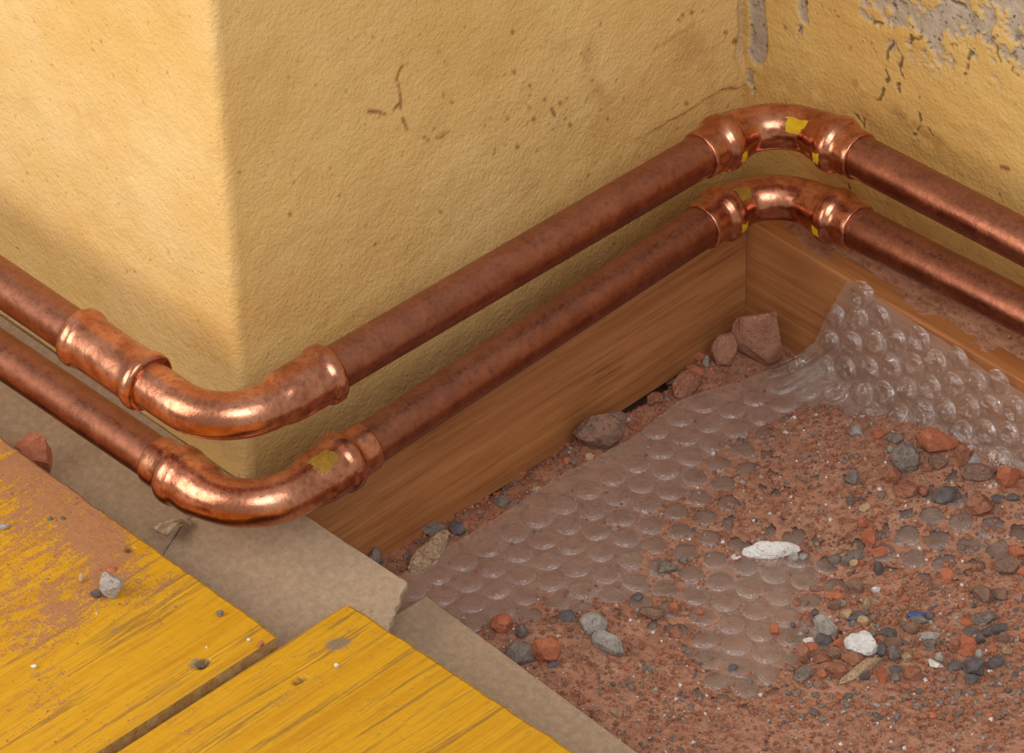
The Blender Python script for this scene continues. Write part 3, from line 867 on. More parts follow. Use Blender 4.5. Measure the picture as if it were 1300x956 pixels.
# ------------------------------------------------------------------ yellow panels and grey boards
def panel(name, x0, x1, y0, y1, z0, z1, label, seed, knots, dust_fn, edge_fn):
    xs = np.arange(x0, x1 + 0.01, 1.6); ys = np.arange(y0, y1 + 0.01, 1.6)
    xs = xs * (x1 - x0) / (xs[-1] - x0) + x0 - x0 * (x1 - x0) / (xs[-1] - x0) if False else np.linspace(x0, x1, len(xs))
    ys = np.linspace(y0, y1, len(ys))
    X, Y = np.meshgrid(xs, ys, indexing='ij')
    dY = edge_fn(X) * sstep(y1 - 20, y1, Y)
    Z = z1 + fbm(X, Y, 3.0, 2, seed) * 0.25 - 1.1 * sstep(1.7, 0, y1 - Y) - 1.0 * sstep(1.7, 0, X - x0) - 1.0 * sstep(1.7, 0, x1 - X)
    knot = np.zeros_like(X); scuff = np.zeros_like(X)
    for (kx, ky, kr, kind) in knots:
        rr = np.hypot((X - kx), (Y - ky) * 0.62) + fbm(X, Y, 3, 2, seed + 3) * 2.2
        if kind == 'hole':
            h = sstep(kr + 0.7, kr - 0.9, rr); knot = np.maximum(knot, h); Z = Z - 2.6 * h * (0.5 + fbm(X, Y, 2.5, 2, 9) + .3)
        else:
            scuff = np.maximum(scuff, sstep(kr + 0.6, kr - 0.6, rr) * 0.8)
    D = dust_fn(X, Y)
    Zt = Z + np.clip(D - 0.4, 0, 1) * (0.25 + 0.8 * np.clip(fbm(X, Y, 3, 2, 5) + 0.3, 0, 1))
    top = np.stack([X, Y + dY, Zt], -1).reshape(-1, 3)
    nu, nv = X.shape
    F = grid_faces(nu, nv)
    # skirt down to the underside
    ring = [i * nv for i in range(nu)] + [(nu - 1) * nv + j for j in range(1, nv)] + [i * nv + nv - 1 for i in range(nu - 2, -1, -1)] + [j for j in range(nv - 2, 0, -1)]
    bot = top[ring].copy(); bot[:, 2] = z0
    V = np.vstack([top, bot]); b = nu * nv; n = len(ring)
    G = [tuple(q) for q in F] ; sl = [0] * len(G)
    for i in range(n):
        j = (i + 1) % n
        G.append((ring[i], b + i, b + j, ring[j])); sl.append(1)
    G.append(tuple(b + i for i in range(n))[::-1]); sl.append(1)
    z = np.zeros(n)
    at = {'dust': np.r_[np.clip(D, 0, 1).ravel(), z], 'knot': np.r_[knot.ravel(), z], 'scuff': np.r_[scuff.ravel(), z]}
    o = mesh_obj(name, V, G, [M['panel'], M['panel_edge']], None, False, sl, at, origin=((x0 + x1) / 2, (y0 + y1) / 2, z0))
    return meta(o, label, 'wooden panel')
PZ = 84.0
def wpt(px, py): return on_plane(px, py, 2, PZ)
_pd = [(20, 590, .9), (60, 620, .75), (100, 640, .7), (60, 650, .7), (110, 655, .95), (125, 690, .95), (130, 722, .9), (90, 745, .6), (75, 775, .8), (20, 660, .65), (10, 700, .55), (15, 740, .5), (40, 790, .4), (35, 830, .4),
       (195, 742, .5), (182, 765, .45), (150, 700, .75), (160, 735, .5), (80, 785, .5), (60, 862, .5), (10, 620, .5),
       (150, 640, .2), (180, 690, .15), (200, 720, .15), (240, 760, .1), (160, 800, .05), (220, 830, .02), (120, 840, .05), (300, 800, .05), (200, 790, .1), (10, 850, .15), (100, 720, .35), (50, 720, .4), (0, 580, .6)]
_pdw = np.array([(wpt(a, b)[0], wpt(a, b)[1], c) for a, b, c in _pd])
def dust1(X, Y):
    num = np.zeros_like(X); den = np.zeros_like(X)
    for a, b, c in _pdw:
        w = 1 / ((X - a) ** 2 + (Y - b) ** 2 + 40) ** 2; num += w * c; den += w
    k = num / den
    n = fbm(X * 1.8, Y * 0.8, 20, 5, 201, 0.65) * 1.5 + fbm(X * 2, Y, 4, 3, 203) * 0.8
    return k * 0.9 + fbm(X * 1.6, Y * 0.8, 30, 3, 201) * 0.45 + 0.02
def dust2(X, Y): return 0.2 + fbm(X * 2.2, Y * 0.7, 20, 3, 211) * 0.3
kx = wpt(258, 843); k2 = wpt(380, 863); k3 = wpt(426, 817); k4 = wpt(165, 697); k5 = wpt(75, 862)
panel('yellow_panel', -330, 87.9, -330, -54.4, 62.0, PZ, 'large yellow varnished panel strewn with red dust at lower left', 301,
      [(kx[0], kx[1], 2.6, 'hole'), (kx[0] - 3, kx[1] - 2, 2.2, 'scuff'), (k4[0], k4[1], 1.0, 'hole'), (wpt(145, 800)[0], wpt(145, 800)[1], 0.8, 'scuff')], dust1,
      lambda X: fbm(X, X * 0, 7, 3, 305) * 1.6)
panel('yellow_panel', 94.3, 345, -330, -16.4, 62.0, PZ, 'grainy yellow panel without dust at the bottom, its corner over the grey board', 331,
      [(k2[0], k2[1], 1.5, 'hole'), (k3[0], k3[1], 3.2, 'scuff'), (k3[0] + 2.5, k3[1] + 2, 2.6, 'scuff')], dust2, lambda X: fbm(X, X * 0, 9, 3, 335) * 1.4 + (X - 94.3) * 0.03)

def ragged(pts, amp, step, seed, closed=True):
    out = []
    n = len(pts)
    for i in range(n):
        a = np.array(pts[i][:2], float); b = np.array(pts[(i + 1) % n][:2], float)
        am = pts[i][2] if len(pts[i]) > 2 else amp
        L = np.linalg.norm(b - a); k = max(1, int(L / step))
        d = (b - a) / L; nr = np.array([-d[1], d[0]])
        for q in range(k):
            t = q / k
            out.append(a + (b - a) * t + nr * (float(fbm(t * L + seed * 11.0, i * 31.0, 7, 3, seed)) * am * (1 if q else 0)))
    return [tuple(p) for p in out]
def boards():
    mats = [M['card'], M['card_edge']]
    s1 = ragged([(-330, -53.8, 0), (-13.5, -53.8, 1.2), (-27.7, -16.7, 0.5), (-31, 21, 0), (-330, 21, 0)], 0.6, 2.5, 3)
    tl = lambda x, y: 0.2 * (y - 20)
    o = prism(s1, 58.5, 62.5, 'grey_board', mats, None, 0.6, origin=(-190, -15, 43.7), tilt=tl)
    meta(o, 'long grey board strip along the left wall, left of the torn joint', 'board')
    s2 = ragged([(-12.2, -53.8, 0.5), (86, -53.8, 0), (90, -15, 0.6), (106.5, -13.5, 2.2), (99.5, 4.8, 2.6), (91.5, 18.8, 1.8), (87.9, 26.2, 0.8), (15.5, 24.6, 0), (15, 19.2, 0), (-20, 19.2, 0), (-29, 21, 0), (-26, -16.7, 1.6)], 0.8, 2.0, 7)
    o = prism(s2, 60.2, 64.4, 'grey_board', mats, None, 0.6, origin=(30, -14, 45.4), tilt=tl)
    meta(o, 'grey board with a torn right end under the lower corner elbow', 'board')
    # paper torn up at its left corner
    us = np.linspace(0, 1, 16); ws = np.linspace(0, 1, 9)
    c0 = on_plane(236, 657, 2, 62); c1 = on_plane(203, 677, 2, 63)
    ax = c1 - c0; L = np.linalg.norm(ax); ax /= L
    sd = np.cross([0, 0, 1.0], ax)
    V = []; V2 = []
    for u in us:
        for w in ws:
            h = 5.0 * math.sin(u * 2.6) * (0.6 + 0.4 * w) + float(fbm(u * 12, w * 12, 5, 2, 81)) * 2.0
            wid = 4.6 + float(fbm(u * 20, 3.0 * (w > .5), 6, 2, 83)) * 4
            p = c0 + ax * (u * L * 1.02) + sd * ((w - 0.5) * wid * 2) + np.array([0, 0, h - 1.5])
            V.append(p); V2.append(p - np.array([0, 0, 0.7]))
    n = len(us) * len(ws)
    F = [tuple(q) for q in grid_faces(16, 9)]
    G = F + [tuple(i + n for i in q[::-1]) for q in F]
    ring = [i * 9 for i in range(16)] + [15 * 9 + j for j in range(1, 9)] + [i * 9 + 8 for i in range(14, -1, -1)] + [j for j in range(7, 0, -1)]
    for i in range(len(ring)):
        a, b = ring[i], ring[(i + 1) % len(ring)]
        G.append((a, b, b + n, a + n))
    fl = mesh_obj('torn_flap', np.array(V + V2), G, M['card_edge'], o)
    fl['label'] = 'pale torn paper flap curling up'
    s3 = ragged([(78, -16, 0), (317, -16, 0), (317, 36, 0), (164, 41.4, 0.8), (80.4, 44.2, 0)], 0.8, 2.5, 9)
    o = prism(s3, 28.5, 40.5, 'grey_board', mats, None, 0.6, origin=(180, 18, 28.5))
    meta(o, 'grey board lying lower, between the right yellow panel and the rubble', 'board')
boards()

# ------------------------------------------------------------------ stones
def stone_mesh(rng, angular=0.5, rough=0.10, sub=3, planes=9, lump=0.0):
    bm = bmesh.new()
    bmesh.ops.create_icosphere(bm, subdivisions=sub, radius=1.0)
    v = np.array([q.co[:] for q in bm.verts])
    F = [tuple(x.index for x in f.verts) for f in bm.faces]
    bm.free()
    for k in range(planes):
        n = np.array([rng.gauss(0, 1) for _ in range(3)]); n /= np.linalg.norm(n)
        d = 1.0 - angular * (0.25 + 0.5 * rng.random())
        ex = v @ n - d
        v = v - np.outer(np.maximum(ex, 0), n)
    sd = rng.randrange(1000)
    ln = np.linalg.norm(v, axis=1, keepdims=True)
    nz = fbm(v[:, 0] * 3 + v[:, 2] * 2.1 + 20, v[:, 1] * 3 - v[:, 2] * 1.3 + 20, 2.2, 4, sd, 0.6)
    nz2 = fbm(v[:, 0] * 3 - v[:, 1] * 1.7 + 50, v[:, 2] * 3 + v[:, 1] + 50, 4.0, 2, sd + 7)
    nz3 = fbm(v[:, 0] * 9 + v[:, 2] * 4.1 + 20, v[:, 1] * 9 - v[:, 2] * 5.3 + 20, 1.6, 3, sd + 3, 0.6)
    v = v * (1 + rough * 2.2 * nz[:, None] + rough * 0.75 * nz3[:, None] + lump * nz2[:, None])
    v = v / np.maximum(np.abs(v).max(0), 1e-6)
    return v, F

def ray_hit(px, py, fz, lift=0.0):
    d = ray(px, py)
    t = (CPOS[2] - 90.0) / -d[2] + np.arange(0, 190, 0.25)
    Q = CPOS[None] + t[:, None] * d[None]
    hit = Q[:, 2] <= fz(Q[:, 0], Q[:, 1]) + lift
    return Q[int(np.argmax(hit))] if hit.any() else Q[-1]
PPM = 2.58     # photograph pixels per millimetre on the ground
_img_r = np.array([CR[0], CR[1]]) / math.hypot(CR[0], CR[1])
_img_f = np.array([CF[0], CF[1]]) / math.hypot(CF[0], CF[1])
stone_count = {}
def stone(px, py, w, h, typ, ang=0.0, label=None, name='stone', group=None, angular=0.55, rough=0.10, fz=None, sub=None, cat='stone', seed=None, lump=0.0, depth=None, flat=None, parts=None, sink=0.30):
    fz = fz or ground_z
    rng = random.Random(seed if seed is not None else int(px * 131 + py * 17))
    w = w * 1.14; h = h * 1.14
    a = w / PPM / 2
    b = depth / PPM / 2 if depth else a * (0.62 + 0.3 * rng.random())
    hv = h / PPM / 2
    if ang: b = min(b, hv * 1.15)
    c2 = (hv ** 2 - (b * 0.632) ** 2) / 0.775 ** 2
    c = math.sqrt(c2) if c2 > 0 else 0
    c = flat if flat else min(max(c, 0.42 * min(a, b)), 1.5 * max(a, b))
    if c2 <= (0.42 * min(a, b)) ** 2: b = max(0.3 * a, min(b, hv / 0.632 * 0.9))
    th = math.radians(ang)
    dr = _img_r * math.cos(th) + _img_f * (math.sin(th) / 0.632); dr /= np.linalg.norm(dr)
    if sub is None: sub = 5 if w > 55 else (4 if w > 24 else (3 if w > 11 else 2))
    v, F = stone_mesh(rng, angular, rough, sub, 10, lump)
    loc = v * np.array([a, b, c])
    tl = (rng.random() - 0.5) * 0.35; tm = (rng.random() - 0.5) * 0.35
    loc = loc @ np.array([[1, 0, tl], [0, 1, tm], [-tl, -tm, 1]])
    W = np.stack([loc[:, 0] * dr[0] - loc[:, 1] * dr[1], loc[:, 0] * dr[1] + loc[:, 1] * dr[0], loc[:, 2]], -1)
    W = W - (W.max(0) + W.min(0)) / 2
    hz = W[:, 2].max()
    ctr = ray_hit(px, py, fz, hz * (1 - sink))
    og = np.array([ctr[0], ctr[1], ctr[2] - hz])
    o = mesh_obj(name, W + ctr, F, S[typ], None, sub >= 3 and rough < 0.0, origin=og)
    meta(o, label, cat, group)
    for p in parts or []:
        k, fn = p
    return o
panel_top = lambda x, y: np.full_like(np.asarray(x, float), PZ)
strip_top = lambda x, y: 62.5 + 0.2 * (np.asarray(y, float) - 20)
def floor_dirt(x, y): return dirt_z(x, y)

BIG = [
 # px, py, w, h, kind, tilt in the picture, label, options
 (964, 430, 66, 98, 'pink', 0, 'largest pinkish brick lump, wedged in the inner corner of the skirting boards', dict(seed=3, rough=0.08, angular=0.5, depth=42, lump=0.2, fz=floor_dirt)),
 (921, 446, 34, 42, 'pink', 20, 'rounded pink brick lump leaning left of the largest lump in the corner', dict(seed=5, fz=floor_dirt, angular=0.4)),
 (763, 547, 72, 50, 'brown', 12, 'big flat brown stone lying against the middle skirting board', dict(seed=11, rough=0.13, depth=46, fz=floor_dirt, lump=0.2)),
 (547, 702, 72, 32, 'mortar', 36, 'sandy beige lump of mortar poking out under the front edge of the bubble wrap', dict(seed=15, rough=0.26, depth=30, angular=0.35, fz=floor_dirt)),
 (549, 672, 28, 18, 'grey', 10, 'grey pebble behind the sandy mortar lump by the skirting board', dict(fz=floor_dirt)),
 (581, 672, 20, 18, 'slate', 0, 'dark grey pebble right of the sandy mortar lump', dict(fz=floor_dirt)),
 (477, 713, 28, 38, 'grey', 70, 'upright grey stone behind the tip of the torn grey board', dict(fz=floor_dirt, seed=21)),
 (637, 636, 20, 13, 'grey', -10, 'grey angular chip in the red dirt halfway along the middle skirting board', dict(fz=floor_dirt)),
 (681, 620, 15, 7, 'tan', 25, 'flat tan chip beside the left edge of the bubble wrap', dict(fz=floor_dirt)),
 (719, 585, 11, 9, 'brick', 0, 'tiny orange brick chip just left of the big flat brown stone', dict(fz=floor_dirt)),
 (728, 588, 10, 9, 'grey', 0, 'tiny grey pebble touching the tiny orange chip by the big brown stone', dict(fz=floor_dirt)),
 (748, 580, 12, 10, 'tan', 0, 'tiny tan pebble in front of the big flat brown stone', dict(fz=floor_dirt)),
 (870, 488, 38, 34, 'clod', 30, 'reddish clod with pale flecks between skirting board and bubble wrap', dict(fz=floor_dirt, seed=31, rough=0.16)),
 (882, 472, 24, 14, 'brick', -30, 'orange brick sliver above the reddish clod', dict(fz=floor_dirt)),
 (851, 484, 14, 13, 'brown', 20, 'small brown pebble at the dark gap under the middle skirting board', dict(fz=floor_dirt)),
 (832, 507, 20, 18, 'clod', 0, 'rounded red clod left of the reddish clod by the middle skirting board', dict(fz=floor_dirt)),
 (889, 453, 16, 13, 'brick', 0, 'orange brick chip up against the middle skirting board near the inner corner', dict(fz=floor_dirt)),
 (897, 459, 12, 20, 'pale', 80, 'pale upright chip beside the orange chip near the inner corner', dict(fz=floor_dirt)),
 (850, 516, 16, 12, 'clod', 0, 'small red clod at the film edge near the reddish clod', dict(fz=floor_dirt)),
 # front edge of the dust
 (635, 791, 27, 22, 'brick', 0, 'red clod at the left end of the dust by the lower grey board', dict(angular=0.35, rough=0.12)),
 (663, 801, 15, 21, 'grey', 80, 'grey upright pebble between two red clods near the lower grey board', {}),
 (694, 825, 32, 33, 'brick', 0, 'largest red clod at the front left of the dust', dict(angular=0.35, rough=0.12, seed=33)),
 (661, 831, 42, 30, 'grey', 25, 'speckled grey stone at the edge of the lower grey board', dict(seed=35)),
 (754, 792, 32, 26, 'pale', 0, 'round pale grey stone with a white top at the front of the dust', dict(angular=0.3, seed=37)),
 (772, 817, 46, 26, 'pale', -28, 'pointed pale grey wedge stone in front of the round pale stone', dict(seed=39, depth=22)),
 (720, 782, 24, 13, 'slate', 12, 'dark crumbly pebble left of the round pale stone', {}),
 (827, 777, 36, 19, 'brown', 4, 'brown grey stone with a ragged front on bare bubble wrap', dict(rough=0.16, seed=41)),
 (846, 721, 26, 15, 'grey', 5, 'grey pebble alone on the film left of the white plaster lump', {}),
 (867, 710, 12, 10, 'grey', 0, 'little grey pebble just right of the pebble left of the white lump', {}),
 (809, 758, 15, 10, 'slate', 0, 'dark little pebble behind the brown grey stone on the bubble wrap', {}),
 (856, 771, 12, 11, 'brick', 0, 'orange chip just right of the brown grey ragged stone', {}),
 (889, 778, 9, 8, 'brick', 0, 'tiny orange grain on a bubble right of the brown grey ragged stone', {}),
 (857, 804, 18, 12, 'clod', 0, 'reddish pebble in front of the brown grey ragged stone', {}),
 (930, 848, 12, 11, 'slate', 0, 'dark triangular chip between the bubbles near the bottom', dict(angular=0.9)),
 (823, 850, 11, 9, 'grey', 0, 'grey blue pebble in the dust at the bottom left of the film', {}),
 (702, 843, 16, 8, 'slate', 10, 'dark flat chip at the foot of the largest red clod', {}),
 (979, 699, 70, 22, 'white', -2, 'long white lump of plaster in the middle of the bubble wrap', dict(seed=44, rough=0.24, depth=22, angular=0.3)),
 (1008, 708, 14, 9, 'pale', 0, 'pale pebble touching the front of the white plaster lump', {}),
 (1020, 707, 11, 9, 'pale', 0, 'second pale pebble right of the white plaster lump', {}),
 (935, 708, 11, 5, 'white', 0, 'white flake at the left tip of the white plaster lump', {}),
 (985, 767, 18, 0.1, 'clod', 0, None, None),
 (984, 800, 14, 16, 'brick', -50, 'orange brick chip on bare bubbles left of the rubble heap', dict(angular=0.7)),
 # top right of the dust
 (1192, 558, 52, 34, 'brick', 12, 'big orange brick lump under the propped part of the bubble wrap', dict(seed=45, angular=0.6, rough=0.1)),
 (1222, 578, 24, 40, 'clod', 80, 'upright brown clod right of the big orange brick lump', dict(seed=47)),
 (1241, 600, 38, 22, 'brown', -6, 'rounded brown clod lying across the foot of the upright brown clod', dict(seed=49, angular=0.3)),
 (1237, 585, 15, 16, 'pale', 0, 'pale chip nestled in the hollow between two brown clods', {}),
 (1280, 605, 32, 30, 'brick', 10, 'orange brick lump near the right edge of the photo by the film', dict(seed=51, angular=0.5)),
 (1298, 604, 10, 12, 'brick', 0, 'orange brick piece cut by the right edge beside the film', {}),
 (1149, 581, 36, 34, 'grey', -20, 'round grey stone with a brown side below the big orange brick lump', dict(seed=53, angular=0.4, rough=0.13)),
 (1087, 548, 18, 14, 'pale', -10, 'pale grey pebble at the top left of the thick dust', {}),
 (1115, 551, 17, 13, 'brick', -10, 'orange chip right of the pale pebble at the top of the dust', {}),
 (1137, 556, 25, 15, 'grey', 0, 'grey pebble left of the big orange brick lump', {}),
 (1131, 570, 9, 9, 'pale', 0, 'tiny pale pebble above the round grey stone', {}),
 (1134, 605, 22, 21, 'clod', 0, 'reddish grey pebble below the round grey stone', {}),
 (1192, 586, 22, 20, 'brown', 0, 'brown chipped pebble below the big orange brick lump', dict(rough=0.16)),
 (1178, 594, 14, 12, 'clod', 0, 'little red pebble left of the brown chipped pebble', {}),
 (1082, 606, 20, 20, 'grey', 0, 'dark grey crumb cluster stone in the thick dust', dict(rough=0.2)),
 (1200, 628, 28, 21, 'slate', 8, 'bluish grey stone alone on smooth red dust', dict(seed=55)),
 (1246, 643, 36, 30, 'clod', -4, 'flat brown brick piece right of the bluish grey stone', dict(seed=57, depth=30, rough=0.14)),
 (1268, 633, 19, 10, 'slate', 0, 'dark pebble right of the flat brown brick piece', {}),
 (1286, 632, 15, 10, 'slate', 0, 'second dark pebble further right of the flat brown brick piece', {}),
 (1150, 622, 26, 22, 'clod', 0, 'red clod left of the bluish grey stone', dict(rough=0.15)),
 (1140, 625, 9, 9, 'pale', 0, 'tiny bluish white pebble left of the red clod', {}),
 (1079, 634, 13, 15, 'grey', 70, 'grey pebble left of the tan pebble in the dust', {}),
 (1097, 644, 15, 11, 'tan', 20, 'tan pebble in the dust above the orange angular chip', {}),
 (1172, 623, 13, 11, 'clod', 0, 'small red pebble between red clod and bluish grey stone', {}),
 (1105, 682, 24, 22, 'brick', 25, 'bright orange angular brick chip in the middle of the dust', dict(seed=59, angular=0.8)),
 (1118, 700, 23, 11, 'brick', 8, 'flat orange chip just below the bright angular chip', {}),
 (1095, 664, 16, 14, 'brick', 0, 'dull orange pebble above the bright angular chip', {}),
 (1086, 704, 22, 13, 'grey', 0, 'grey flat pebble below left of the bright angular chip', {}),
 (1074, 713, 13, 12, 'grey', 0, 'grey pebble left of the tiny tan pebble', {}),
 (1060, 710, 16, 11, 'grey', 0, 'leftmost grey pebble of the small cluster right of the white plaster lump', {}),
 (1084, 716, 10, 11, 'tan', 0, 'tiny tan pebble under the grey flat pebble', {}),
 (1093, 715, 10, 10, 'brick', 0, 'tiny orange pebble beside the tiny tan pebble', {}),
 (1115, 720, 15, 18, 'slate', 60, 'blue grey pebble below the flat orange chip', {}),
 (1085, 745, 24, 18, 'brown', 0, 'brown grey crumbly stone in the middle of the rubble', dict(rough=0.2)),
 (1112, 748, 11, 10, 'white', 0, 'small white chip right of the brown grey crumbly stone', {}),
 (1060, 757, 26, 11, 'brick', -4, 'flat orange brick sliver below the brown grey crumbly stone', {}),
 (1059, 769, 16, 14, 'brown', 0, 'brown pebble directly below the flat orange sliver', {}),
 (1070, 765, 10, 9, 'pale', 0, 'pale pebble right of the brown pebble under the orange sliver', {}),
 (1101, 767, 12, 14, 'mortar', 40, 'pinkish beige chip above the white chunk', {}),
 (1201, 731, 19, 20, 'brick', -30, 'orange brick cube standing on the dust at right', dict(seed=61, angular=0.8)),
 (1250, 752, 28, 21, 'brown', -5, 'brown grey stone, left one of a touching pair at right', dict(seed=63)),
 (1270, 754, 20, 14, 'brown', -15, 'smaller brown stone, right one of the touching pair at right', {}),
 (1278, 719, 32, 22, 'brown', 10, 'brown grey lump near the right edge with crumbs around', dict(rough=0.15, seed=65)),
 (1293, 700, 24, 18, 'brick', -30, 'orange flat brick piece at the right edge', {}),
 (1297, 727, 12, 13, 'brick', 0, 'orange pebble at the right edge below the flat brick piece', {}),
 # rubble heap, lower right
 (1094, 817, 40, 32, 'white', -5, 'white chunk of plaster, brightest in the rubble heap', dict(seed=67, rough=0.17, depth=32)),
 (1048, 795, 32, 22, 'pale', -25, 'light grey wedge above left of the white chunk', dict(seed=69, angular=0.8, depth=18)),
 (1046, 812, 20, 14, 'slate', 0, 'dark stone under the light grey wedge', {}),
 (1028, 822, 20, 13, 'brick', 0, 'orange chip left of the white chunk', {}),
 (1027, 813, 13, 8, 'white', 0, 'white fleck behind the orange chip', {}),
 (1018, 832, 22, 26, 'pink', 55, 'pinkish four sided chip at the left of the rubble heap', dict(seed=71, angular=0.8)),
 (1075, 779, 14, 12, 'tan', 0, 'yellowish chip above the white chunk', {}),
 (1096, 788, 15, 13, 'tan', -20, 'tan chip right of the yellowish chip', {}),
 (1089, 782, 28, 9, 'slate', 10, 'dark flat sliver between the two tan chips', {}),
 (1165, 781, 26, 9, 'blue', -6, 'flake of blue paint on a chip in the rubble heap', dict(seed=73)),
 (1167, 787, 24, 8, 'grey', -8, 'grey chip directly under the blue flake', {}),
 (1181, 780, 12, 16, 'grey', 70, 'grey pebble touching the right of the blue flake', {}),
 (1156, 797, 20, 15, 'brown', 0, 'brownish pebble below the blue flake', {}),
 (1179, 806, 28, 11, 'pale', -6, 'whitish flat chip below right of the blue flake', {}),
 (1181, 819, 14, 15, 'grey', 0, 'grey pebble under the whitish flat chip', {}),
 (1129, 803, 22, 12, 'slate', 0, 'dark blue grey pebble right of the white chunk', {}),
 (1107, 804, 12, 9, 'grey', 0, 'grey pebble on the upper edge of the white chunk', {}),
 (1119, 826, 14, 20, 'slate', 80, 'upright dark pebble touching the right of the white chunk', {}),
 (1135, 829, 18, 20, 'grey', 60, 'grey stone with a pale top right of the upright dark pebble', {}),
 (1151, 834, 13, 11, 'mortar', 0, 'pinkish white pebble right of the grey stone with a pale top', {}),
 (1133, 815, 22, 10, 'brown', 0, 'flat brown chip above the grey stone with a pale top', {}),
 (1165, 815, 8, 18, 'clod', 80, 'narrow upright red sliver below the blue flake', {}),
 (1186, 842, 24, 12, 'white', -35, 'white pointed sliver at the bottom of the rubble', dict(angular=0.8)),
 (1193, 834, 12, 11, 'pale', 0, 'pale pebble behind the white pointed sliver', {}),
 (1227, 814, 23, 13, 'brick', 0, 'orange chip, upper one of two lying together', {}),
 (1228, 825, 24, 13, 'brick', 5, 'orange chip, lower one of two lying together', {}),
 (1212, 820, 14, 18, 'clod', 0, 'dull red pebble left of the two orange chips', {}),
 (1243, 830, 11, 12, 'pale', 0, 'small round pale pebble right of the two orange chips', {}),
 (1237, 845, 32, 25, 'slate', -15, 'large blue grey stone at the bottom right', dict(seed=75, rough=0.15)),
 (1263, 840, 25, 16, 'slate', 15, 'flat dark stone right of the large blue grey stone', dict(angular=0.8)),
 (1250, 784, 28, 18, 'grey', 8, 'light blue grey rough stone above the slate flake', dict(seed=77, rough=0.16)),
 (1262, 799, 36, 14, 'slate', 15, 'long slate flake near the right edge', dict(seed=79, depth=14)),
 (1245, 812, 11, 14, 'slate', 0, 'small dark pebble under the left end of the slate flake', {}),
 (1275, 810, 14, 16, 'brown', 0, 'brown pebble under the right end of the slate flake', {}),
 (1278, 826, 13, 12, 'mortar', 0, 'pale pinkish pebble below the brown pebble near the right edge', {}),
 (1228, 790, 18, 9, 'brick', 0, 'reddish flat chip left of the slate flake', {}),
 (1232, 801, 18, 8, 'slate', 0, 'thin dark chip between the reddish flat chip and the two orange chips', {}),
 (1299, 810, 10, 12, 'brick', 0, 'orange pebble cut by the right edge near the slate flake', {}),
 (1150, 761, 10, 9, 'brick', 0, 'tiny orange chip above the blue flake', {}),
 (1092, 850, 66, 16, 'mortar', 24, 'long pale sliver of mortar lying aslant at the bottom', dict(seed=81, rough=0.14, depth=16)),
 (1121, 856, 15, 22, 'brick', 80, 'orange upright chip at the end of the long mortar sliver', dict(seed=83)),
 (1137, 850, 16, 9, 'slate', 0, 'dark pebble right of the orange upright chip', {}),
 (1137, 860, 16, 10, 'grey', 0, 'grey pebble at the bottom edge right of the orange upright chip', {}),
 (1083, 836, 26, 17, 'clod', -10, 'reddish brown stone between white chunk and long mortar sliver', dict(seed=85)),
 (1067, 817, 16, 12, 'brick', 30, 'orange red pebble left of the white chunk', {}),
 (1060, 830, 17, 16, 'brown', 0, 'brown pebble left of the reddish brown stone', {}),
 (1042, 836, 20, 12, 'clod', 0, 'dull red pebble right of the pinkish four sided chip', {}),
 (1063, 852, 24, 18, 'clod', 0, 'rounded red stone left of the long mortar sliver', dict(seed=87)),
 (1044, 858, 11, 10, 'brick', 0, 'orange chip at the bottom left of the rubble heap', {}),
 (1020, 855, 26, 15, 'grey', 25, 'grey tan slab at the bottom left of the rubble heap', dict(seed=89)),
 (1098, 859, 12, 11, 'slate', 0, 'small slate pebble beside the long mortar sliver', {}),
 (1160, 855, 24, 18, 'clod', 0, 'reddish stone at the bottom between grey pebble and white pointed sliver', {}),
 (1212, 846, 18, 11, 'slate', 0, 'dark pebble left of the large blue grey stone', {}),
 (1233, 861, 17, 13, 'slate', 0, 'dark pebble at the bottom edge under the large blue grey stone', {}),
]
for px, py, w, h, typ, ang, lab, opt in BIG:
    if lab is None: continue
    nm = {'brick': 'brick_fragment', 'clod': 'clod', 'pink': 'brick_fragment', 'mortar': 'mortar_lump', 'white': 'plaster_lump', 'blue': 'paint_flake'}.get(typ, 'stone' if w > 18 else 'pebble')
    cat = {'brick_fragment': 'brick fragment', 'mortar_lump': 'mortar', 'plaster_lump': 'plaster', 'paint_flake': 'paint flake'}.get(nm, nm)
    stone(px, py, w, h, typ, ang, lab, nm, cat=cat, **opt)
# on the yellow panel and the grey board
stone(141, 743, 31, 29, 'pale', 0, 'pale grey stone on the dusty yellow panel', 'stone', fz=panel_top, seed=91, angular=0.75, rough=0.05, sink=0.02)
stone(122, 754, 12, 11, 'slate', 0, 'dark grey pebble touching the pale stone on the yellow panel', 'pebble', fz=panel_top, sink=0.05, cat='pebble')
stone(103, 734, 7, 11, 'tan', 80, 'tiny tan chip left of the pale stone on the yellow panel', 'pebble', fz=panel_top, sink=0.05, cat='pebble')
stone(142, 722, 13, 7, 'brick', 0, 'tiny red crumb behind the pale stone on the yellow panel', 'pebble', fz=panel_top, sink=0.1, cat='pebble')
stone(4, 668, 14, 8, 'pale', 0, 'pale pebble at the left edge of the yellow panel', 'pebble', fz=panel_top, sink=0.1, cat='pebble')
stone(63, 658, 7, 5, 'grey', 0, 'tiny grey grain, left of two at the left of the dusty yellow panel', 'pebble', fz=panel_top, sink=0.1, cat='pebble')
stone(80, 658, 6, 4, 'slate', 0, 'tiny dark grain, right of two at the left of the dusty yellow panel', 'pebble', fz=panel_top, sink=0.1, cat='pebble')
stone(279, 778, 8, 7, 'grey', 0, 'tiny grey grain near the right end of the dusty yellow panel', 'pebble', fz=panel_top, sink=0.1, cat='pebble')
stone(331, 817, 8, 7, 'brick', 0, 'tiny orange grain at the corner of the dusty yellow panel', 'pebble', fz=panel_top, sink=0.1, cat='pebble')
